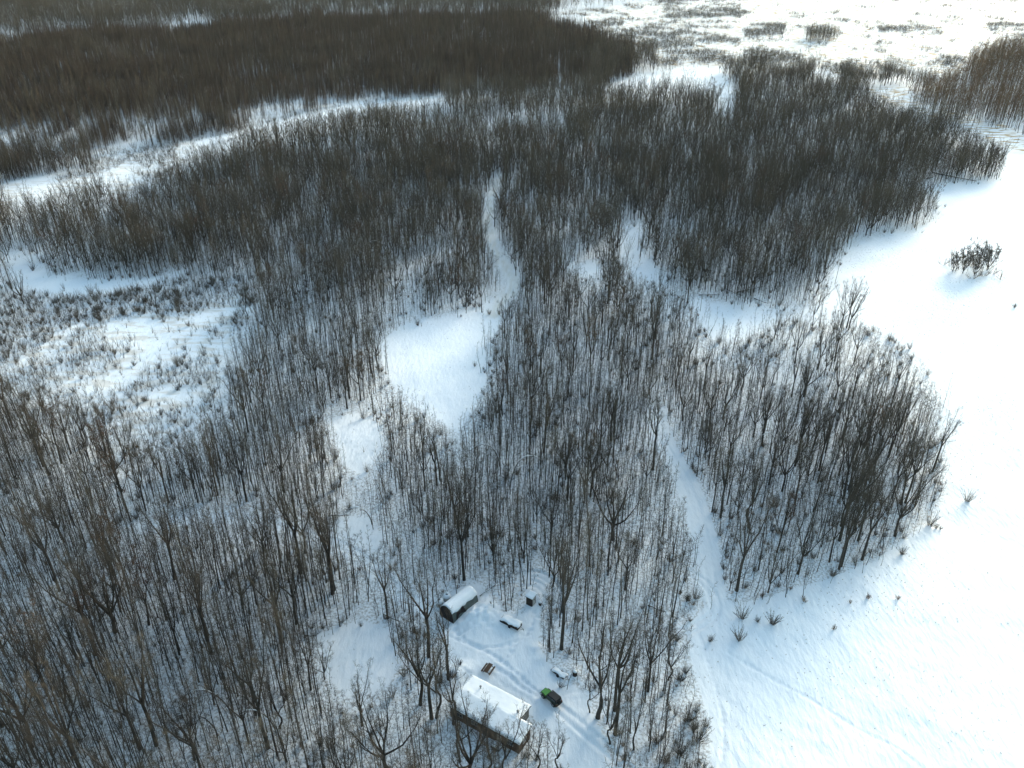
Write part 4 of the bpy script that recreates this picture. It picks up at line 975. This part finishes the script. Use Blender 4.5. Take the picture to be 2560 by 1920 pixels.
# rusty standouts
for (px, py), sc, lab in (((1178,262),.9,'dark rust-coloured tree beside the far creek'),((1375,430),1.0,'rusty brown tree in the forest right of the grey track'),((1470,440),.9,'rusty brown tree farther right of the grey track'),((1475,930),.95,'russet-tinged tree right of the white pond')):
    x, y = G(px, py); thing_tree('russet_tree', rus, x, y, px, sc, label=lab); OCC.append((x, y, 2.5))
for pxy in ((1378,1757),(1180,1765),(1250,1800),(1225,1740),(1150,1540),(1175,1515),(1328,1515),(1272,1565),(1393,1685),(1220,1670),(1110,1508)): OCC.append((*G(*pxy), 2.6))
def free(x, y):
    m = np.ones(len(x), bool)
    for ox, oy, r in OCC: m &= (np.hypot(x - ox, y - oy) > r)
    h0 = np.array(G(1119, 1761)); e = np.array(G(1299, 1860)) - h0; L = np.linalg.norm(e); e = e / L; n = np.array((-e[1], e[0])); u = (x - h0[0]) * e[0] + (y - h0[1]) * e[1]; v = (x - h0[0]) * n[0] + (y - h0[1]) * n[1]
    m &= ~((u > -2) & (u < L + 2) & (v > -1.6) & (v < 9.5))
    return m
def in_px(P, x, y, z=0.0): px, py = PX(x, y, z); return inside(P, px, py)

# 1. near and middle deciduous trees
allx, ally, allk, alls, allr, allH = [], [], [], [], [], []
wt = np.array([p['w'] for p in NEAR]); wt /= wt.sum(); HN = np.array([p['H'] for p in NEAR])
x, y = jgrid(-430, 430, 60, 440, 1.72)
k = RNG.choice(len(NEAR), len(x), p=wt); px, py = PX(x, y, 0); spit = (px > 1800) & (py > 800) & (RNG.random(len(x)) < .28); k = np.where(spit, RNG.choice([5, 6, 8, 9, 10, 11], len(x)), k); sc = RNG.uniform(.78, 1.12, len(x)) * (.82 + .42 * fbm(x / 17 + 40, y / 17, 3)) * np.clip(1.18 - (y - 120) / 300, .88, 1.16); h = HN[k] * sc
px, py = PX(x, y, 0)
dens = .12 + 1.15 * fbm(x / 13, y / 13, 4) + .04 * (y > 230)
# thinner near the yard, right strip and wood point; thicker in the middle distance
dens = dens + .14 * ((px < 1000) & (py > 1150))
dens *= np.where((px > 1330) & (py > 1450), .55, 1) * np.where((px > 1780) & (py > 850), .46, 1) * np.where((px > 900) & (px < 1330) & (py > 1150), .85, 1) * np.where(py > 1750, .85, 1)
dens *= np.where((px > 1750) & (py > 780) & (px < 2010) & (py < 960), .45, 1)
for Pq, fq in SPARSE: dens = np.where(inside(Pq, px, py), dens * fq, dens)
m = view(x, y, h) & (RNG.random(len(x)) < dens) & free(x, y)
x, y, k, sc, h = (a[m] for a in (x, y, k, sc, h))
m = ~clear_hit(x, y, h) & ~in_px(MARSH, x, y) & ~in_px(MARSH2, x, y)
x, y, k, sc, h = (a[m] for a in (x, y, k, sc, h))
dist = np.sqrt(x * x + y * y + CH * CH)
px, py = PX(x, y, 0); qx, qy = PX(x, y, h)
shown = ((px > 0) & (px < 2560) & (py < 1920)) | ((qx > 0) & (qx < 2560) & (qy < 1915) & (py < 2100))
order = np.argsort(np.where(shown, dist * (1.1 - .2 * (h / 20)), 1e6)); NI = 262
indiv = order[:NI]; rest = np.setdiff1d(np.arange(len(x)), indiv)
print('near trees', len(x), 'farthest individual', dist[indiv].max())
buckets = {}
for i in indiv:
    P = NEAR[k[i]]; o = thing_tree('rusty_tree' if 'rusty' in P['look'] else ('broad_tree' if P['look'] in ('forked', 'wide-crowned', 'thick-trunked', 'low branching') else 'slim_tree'), P, x[i], y[i], RNG.uniform(0, 6.28), float(sc[i]), tilt=tuple(RNG.normal(0, .016, 2)))
    sz = 'short' if h[i] < 9.5 else 'tall' if h[i] > 14 else 'middling'
    look = P['look'] if 'tall' in P['look'] or 'short' in P['look'] else sz + ' ' + P['look']
    buckets.setdefault((region(px[i], py[i]), look), []).append((px[i], py[i], o))
ORD = ['leftmost', 'second from left', 'third from left', 'fourth from left', 'fifth from left', 'sixth from left']
def name_bucket(B, noun, grp):
    for (reg, look), L in B.items():
        L.sort(key=lambda t: t[0])
        for j, (a, b, o) in enumerate(L):
            if len(L) == 1: o['label'] = 'the %s bare %s %s' % (look, noun, reg)
            elif len(L) <= 7: o['label'] = '%s of the %s %ss %s' % ((ORD[j] if j < len(L) - 1 else 'rightmost'), look, noun, reg)
            else:
                o['label'] = ('leftmost of the %s %ss %s' % (look, noun, reg)) if j == 0 else ('rightmost of the %s %ss %s' % (look, noun, reg)) if j == len(L) - 1 else '%s bare %s among its like %s' % (look, noun, reg)
            o['group'] = grp + ' ' + reg
name_bucket(buckets, 'tree', 'bare trees')
P3, KI, RO, S3 = [], [], [], []
def push(x, y, k, sc, base):
    n = len(x); P3.append(np.stack([x, y, gz(x, y) - .05], 1)); KI.append(k + base); RO.append(np.stack([RNG.normal(0, .03, n), RNG.normal(0, .03, n), RNG.uniform(0, 6.28, n)], 1)); S3.append(np.stack([sc * RNG.uniform(.9, 1.15, n), sc * RNG.uniform(.9, 1.15, n), sc], 1))
kk = k[rest].copy(); mid = (y[rest] > 240) & (RNG.random(len(rest)) < np.clip((y[rest] - 240) / 120, 0, .42)); kk[mid] = len(NEAR) + RNG.choice(9, int(mid.sum()), p=[.15, .15, .15, .14, .12, .09, .09, .10, .01])
push(x[rest], y[rest], kk, sc[rest], 0)
# 2. far deciduous trees
def far_band(y0, y1, cell, lo=.75, hi=1.15):
    x, y = jgrid(-y1 * .72 - 60, y1 * .72 + 60, y0, y1, cell); h = 12.5 * np.ones(len(x))
    m = view(x, y, h); x, y, h = x[m], y[m], h[m]
    px, py = PX(x, y, 0); d = .30 + 1.1 * fbm(x / 25, y / 25, 4)
    d = np.where(inside(TAMARACK, px, py), np.where(px > 1480, d * .8, d * .15), d); d = np.where(inside(RUSSET, px, py), 0, d)
    d = np.where(inside(CREEK, px, py), 0, d)
    for B in BRUSH_FLATS: d = np.where(inside(B, px, py), 0, d)
    # the thin light strip in the middle and the patchy wet ground at the upper middle
    d = np.where((py > 300) & (py < 345) & (px > 1240) & (px < 1420), d * .35, d)
    d = np.where((px > 1400) & (px < 1650) & (py < 140), d * .25, d); d = np.where((px < 420) & (py > 92) & (py < 125), d * .3, d)
    m = (RNG.random(len(x)) < d) & free(x, y); x, y, h = x[m], y[m], h[m]
    m = ~clear_hit(x, y, h * .8); x, y = x[m], y[m]; k = RNG.choice(9, len(x), p=[.13, .13, .13, .13, .13, .115, .115, .115, .005]); return x, y, k, RNG.uniform(lo, hi, len(x)) * (.62 + .75 * fbm(x / 30 + 7, y / 30, 3))
for y0, y1, cell in ((440, 520, 2.75), (520, 800, 3.2), (800, 1250, 3.8), (1250, 2100, 6.0)):
    a = far_band(y0, y1, cell); push(*a, len(NEAR)); print('far', y0, len(a[0]))
# russet stand
x, y = jgrid(200, 1100, 380, 1100, 2.7); nz = fbm(x / 14, y / 14, 4); m = in_px(RUSSET, x + (nz - .45) * 60, y + (nz - .45) * 60) & (RNG.random(len(x)) < .2 + 1.5 * (nz - .2)); x, y = x[m], y[m]; k = RNG.integers(0, 2, len(x)); push(x, y, k, RNG.uniform(.7, 1.1, len(x)), len(NEAR) + len(FAR))
# the lone clump on the far flats
cl = poly((1735, 82), (1760, 78), (1800, 80), (1812, 90), (1745, 92)); x, y = jgrid(100, 600, 500, 1300, 2.2); m = in_px(cl, x, y); push(x[m], y[m], RNG.integers(0, 5, m.sum()), RNG.uniform(.8, 1, m.sum()), len(NEAR))
scatter('forest', np.vstack(P3), np.concatenate(KI), np.vstack(RO), np.vstack(S3), [p['j'] for p in NEAR] + FAR + RUS, 'bare leafless forest covering the snowy land into the distance', 'forest')
# 3. tamarack swamp forest
x, y = jgrid(-900, 350, 400, 1300, 2.5); px, py = PX(x, y, 0)
nz = (fbm(x / 26, y / 50, 4) - .45); edge = np.clip((345 - .09 * px - py + nz * 120) / 45, 0, 1); px = px + nz * 240; py = py + nz * 24
d = .10 + .9 * np.clip((fbm(x / 11, y / 24, 3) - .42) * 6, 0, 1); d = np.maximum(d, np.clip(edge * 1.6, 0, 1) * np.clip(.48 + 1.3 * (fbm(x / 18, y / 45, 4) - .2), .12, 1))
m = inside(TAMARACK, px, py) & (px > -150) & (RNG.random(len(x)) < d); x, y = x[m], y[m]; m = ~clear_hit(x, y, 12 * np.ones(len(x))); x, y = x[m], y[m]; n = len(x); print('tamarack', n)
sc = RNG.uniform(.45, .95, n) * (.62 + .85 * fbm(x / 24, y / 40, 4)); k = RNG.integers(0, 3, n)
scatter('tamarack_forest', np.stack([x, y, np.zeros(n)], 1), k, np.stack([RNG.normal(0, .02, n)] * 2 + [RNG.uniform(0, 6.28, n)], 1), np.stack([sc, sc, sc], 1), TAM, 'dense dark reddish-brown conifer swamp forest beyond the far creek', 'forest')

# 4. saplings under and beside the trees
x, y = jgrid(-170, 170, 62, 300, 1.45); k = RNG.choice(4, len(x), p=[.35, .3, .15, .2]); h = np.array([s['H'] for s in SAP])[k]; px, py = PX(x, y, 0)
d = .30 + .5 * (fbm(x / 12 + 5, y / 12, 3)); d *= np.where(y > 200, .6, 1)
m = view(x, y, h) & (RNG.random(len(x)) < d) & free(x, y); x, y, k, h = x[m], y[m], k[m], h[m]
m = ~clear_hit(x, y, h) & ~in_px(MARSH, x, y); x, y, k, h = x[m], y[m], k[m], h[m]
px, py = PX(x, y, 0); near_yard = np.hypot(px - 1300, (py - 1640)) + np.where((px > 0) & (px < 2560) & (py < 1915), 0, 1e5); order = np.argsort(near_yard); ind = order[:110]; rest = np.setdiff1d(np.arange(len(x)), ind); B = {}
for i in ind:
    o = thing_tree('sapling', SAP[k[i]], x[i], y[i], RNG.uniform(0, 6.28), float(RNG.uniform(.75, 1.15)), tilt=tuple(RNG.normal(0, .05, 2)), names=('stem', 'crown'), cat='sapling')
    B.setdefault((region(px[i], py[i]), ('slim whip-like', 'tall thin', 'short thin', 'tallest thin')[k[i]]), []).append((px[i], py[i], o))
name_bucket(B, 'sapling', 'saplings')
n = len(rest); sc = RNG.uniform(.7, 1.2, n); print('saplings', n)
scatter('sapling_thicket', np.stack([x[rest], y[rest], gz(x[rest], y[rest])], 1), k[rest], np.stack([RNG.normal(0, .06, n), RNG.normal(0, .06, n), RNG.uniform(0, 6.28, n)], 1), np.stack([sc] * 3, 1), [s['j'] for s in SAP], 'thin bare saplings filling the snow between the trees', 'undergrowth')

# 5. shrubs: the lone ones one by one, the thickets as one mass
LONE = [(2075,632,2,1.3),(2098,650,1,1.5),(2128,640,0,1.5),(2110,672,1,1.1),(2060,655,3,1.2),(2135,668,0,1.1),(1930,1560,0,1.35),(1848,1600,1,1.15),(1855,1545,1,1.2),(2420,1250,1,1.1),(2168,1498,3,1.1),(2243,1500,3,.9),(2085,1575,3,.9),
 (1960,1335,0,.7),(2080,1440,0,1.1),(2010,1505,3,1.1),(2535,770,2,.9),(1700,1700,0,1.2),(1722,1800,0,1.5),(1745,1850,1,1.5),(1700,1890,0,1.6),(1640,1860,1,1.2),(1660,1910,0,1.3),(1690,1600,0,1.1),(1905,1490,3,1.0),(2325,1310,1,1.3),(2255,1385,0,1.0),(2125,1510,3,.7),
 (1010,1690,1,.9),(1100,1710,0,1.1),(1130,1700,0,1.0),(1720,1500,0,.9),(2395,300,0,1.3),(1870,860,1,1.2),(1905,872,0,1.2)]
LONE[0:6] = [(2390,640,0,1.6),(2425,665,1,1.8),(2465,655,0,1.9),(2448,690,1,1.4),(2378,660,3,1.4),(2480,685,0,1.4), (2400,672,0,2.0), (2412,660,0,1.9), (2440,665,1,2.0), (2460,690,0,1.7), (2470,672,1,1.9), (2430,697,0,1.6), (2385,678,0,1.5), (2357,661,2,1.3), (2500,700,3,1.5)]
SL = ['brown-stemmed', 'grey-stemmed', 'low spreading', 'small reddish']
cnt = {}; seen = []
def shrub_place(px, py):
    if px > 2350 and py < 720: return 'in the right field clump'
    if px > 2500: return 'at the field\'s right edge'
    if px > 2200 and py > 1200: return 'at the wood point tip'
    if px > 1800 and py > 1480: return 'on snow below the wood point'
    if px > 1800 and py > 1250: return 'fringing the wood point'
    if px > 1800 and py > 700: return 'above the wood point'
    if px > 1600 and py > 1450: return 'beside the bottom tree strip'
    if py > 1450: return 'by the house\'s left end'
    if px < 1000: return 'on the left marsh'
    return 'on the far white flats'
for px, py, kk, s in LONE: seen.append((px, py, kk, s))
# bushes of the river bank and marsh that can be told apart
for q in range(46):
    t = q / 46; seen.append((130 + 330 * t + RNG.normal() * 14, 775 - 20 * t + RNG.normal() * 22, int(RNG.choice([1, 1, 0])), RNG.uniform(.5, 1.2)))
for bx, by, w_, hh, nn in ((1905,62,40,4,12),(1995,66,28,4,10),(2055,92,30,6,9),(2270,72,90,7,30),(2490,72,50,10,14),(2385,160,30,8,10),(2150,65,20,4,5),(1840,115,14,4,4),(2030,118,12,3,4),(2210,118,10,3,3),(2350,125,8,3,3),(1770,128,10,3,3),(2040,150,10,3,3),(2450,380,30,8,3)):
    for q in range(nn): seen.append((bx + RNG.normal() * w_ * .6, by + RNG.normal() * hh * .6, int(RNG.integers(0, 3)), RNG.uniform(.8, 1.5)))
SB = {}
for px, py, kk, s in seen:
    x, y = G(px, max(py, 30)); o = link('shrub', SHR[kk] if y < 420 and not (px > 2340 and py < 720) else SHF[kk % 2], None, (x, y, gz1(x, y) - .05)); o.rotation_euler = (0, 0, RNG.uniform(0, 6.28)); o.scale = (s, s, s * .95); tag(o, 'x', 'shrub', 'x')
    SB.setdefault((shrub_place(px, py), SL[kk]), []).append((px, py, o))
name_bucket(SB, 'shrub', 'shrubs')
# mass brush
bx, by, bk, bs = [], [], [], []
x, y = jgrid(-330, 60, 150, 420, 1.15); px, py = PX(x, y, 0); a = fbm(x / 14, y / 14, 3)
d = np.where(inside(MARSH, px, py), np.clip((a - .40) * 2.6 + .30, .08, .8), 0) + np.where(inside(MARSH2, px, py), .6, 0) + np.where(inside(RIVER, px, py), .02, 0)
d += np.where((px < 500) & (py > 900) & (py < 1140) & ~inside(MARSH, px, py), .25, 0)
m = (RNG.random(len(x)) < d); bx.append(x[m]); by.append(y[m]); bk.append(RNG.choice([0, 1, 2, 4, 5], m.sum(), p=[.03, .02, .02, .48, .45])); bs.append(RNG.uniform(.45, 1.2, m.sum()))
x, y = jgrid(-500, 700, 400, 1400, 2.8); px, py = PX(x, y, 0); a = fbm(x / 22, y / 22, 4); d = np.zeros(len(x))
for Bp in BRUSH_FLATS: d = np.where(inside(Bp, px, py), np.clip((a - .36) * 4.5 + .25, 0, .97), d)
d = np.where(inside(CREEK, px, py) , np.clip((a - .40) * 4 + .1, 0, .8) * np.where(px < 450, 1.3, .35), d); d = np.where(inside(FLATS, px, py) & (px < 1850), np.maximum(d, np.clip((a - .48) * 4, 0, .75)), d); d = np.where(inside(FLATS, px, py), np.maximum(d, np.clip((a - .57) * 3, 0, .35)), d)
m = (RNG.random(len(x)) < d); bx.append(x[m]); by.append(y[m]); bk.append(len(SHR) + RNG.integers(0, 2, m.sum())); bs.append(RNG.uniform(.7, 1.5, m.sum()))
# forest understorey and woodland edges
x, y = jgrid(-200, 200, 65, 300, 2.6); px, py = PX(x, y, 0); h = np.full(len(x), 2.2); d = .10 + .35 * (fbm(x / 9, y / 9 + 3, 3) > .50) + .35 * ((px > 1480) & (px < 1800) & (py > 1680)) + .3 * ((px > 1800) & (py > 1230) & (py < 1480)); m = view(x, y, h) & (RNG.random(len(x)) < d) & free(x, y)
x, y, h = x[m], y[m], h[m]; m = ~clear_hit(x, y, h); x, y = x[m], y[m]; bx.append(x); by.append(y); bk.append(RNG.integers(0, 4, len(x))); bs.append(RNG.uniform(.35, .95, len(x)))
x, y = jgrid(-330, 330, 80, 620, 1.7); op = np.zeros((4, len(x)), bool)
for q, (ox, oy) in enumerate(((0, 0), (5, 0), (-5, 0), (0, 6))):
    px, py = PX(x + ox, y + oy, 0)
    for Pq in [CLEAR[i] for i in (0, 1, 3, 4, 5, 7, 8, 9, 12, 15, 16)]: op[q] |= inside(Pq, px, py)
ed = (~op[0] & op[1:].any(0)) | (op[0] & ~op[1:].all(0) & (RNG.random(len(x)) < .08)); m = ed & (RNG.random(len(x)) < .26) & free(x, y) & ~in_px(YARD, x, y); x, y = x[m], y[m]; bx.append(x); by.append(y); bk.append(RNG.choice([0, 1, 4, 5, 4, 5], len(x))); bs.append(RNG.uniform(.35, .95, len(x)))
bx, by, bk, bs = map(np.concatenate, (bx, by, bk, bs)); n = len(bx); print('brush', n)
scatter('brush', np.stack([bx, by, gz(bx, by)], 1), bk, np.stack([RNG.normal(0, .08, n), RNG.normal(0, .08, n), RNG.uniform(0, 6.28, n)], 1), np.stack([bs] * 3, 1), SHR + SHF, 'tangled bare willow brush over marsh, flats and forest floor', 'brush')
# 6. grass and weeds poking out of the snow
x, y = jgrid(-90, 190, 75, 330, 1.05); px, py = PX(x, y, 0); F8 = CLEAR[9]; a = fbm(x / 9, y / 9, 4)
d = np.where(inside(F8, px, py), np.clip((a - .42) * 2.2, .03, .5), 0) + np.where(inside(CLEAR[0], px, py) | inside(CLEAR[1], px, py) | inside(CLEAR[12], px, py), .10, 0) + np.where(inside(YARD, px, py), .004, 0)
m = (RNG.random(len(x)) < d); x, y = x[m], y[m]; px, py = PX(x, y, 0); n = len(x)
X2, Y2 = jgrid(-260, 0, 150, 420, 1.6); p2, q2 = PX(X2, Y2, 0); m2 = inside(MARSH, p2, q2) & (RNG.random(len(X2)) < .6); x = np.concatenate([x, X2[m2]]); y = np.concatenate([y, Y2[m2]]); n = len(x); print('tufts', n)
sc = RNG.uniform(.3, .85, n); z = gz(x, y)
scatter('dry_grass', np.stack([x, y, z], 1), RNG.choice(3, n, p=[.5, .2, .3]), np.stack([RNG.normal(0, .3, n), RNG.normal(0, .3, n), RNG.uniform(0, 6.28, n)], 1), np.stack([sc] * 3, 1), TUF, 'dry grass and weeds poking through the snow of field and marsh', 'grass')

# ------------------------------------------------------------------ thin winter haze round the whole scene
def build_haze():
    g = Geo(); g.box(-9500, 9500, -700, 9500, -6, 135);
    me = bpy.data.meshes.new('haze'); me.from_pydata(g.v, [], g.f); m = bpy.data.materials.new('haze'); m.use_nodes = True; n = m.node_tree; n.nodes.clear()
    o = n.nodes.new('ShaderNodeOutputMaterial'); v = n.nodes.new('ShaderNodeVolumePrincipled'); v.inputs['Density'].default_value = HAZE; v.inputs['Color'].default_value = (.9, .93, .97, 1); v.inputs['Anisotropy'].default_value = .3
    n.links.new(v.outputs[0], o.inputs['Volume']); me.materials.append(m); tag(link('haze', me), 'thin pale winter haze softening the far forest', 'haze', kind='stuff')
HAZE = .000012
build_haze()
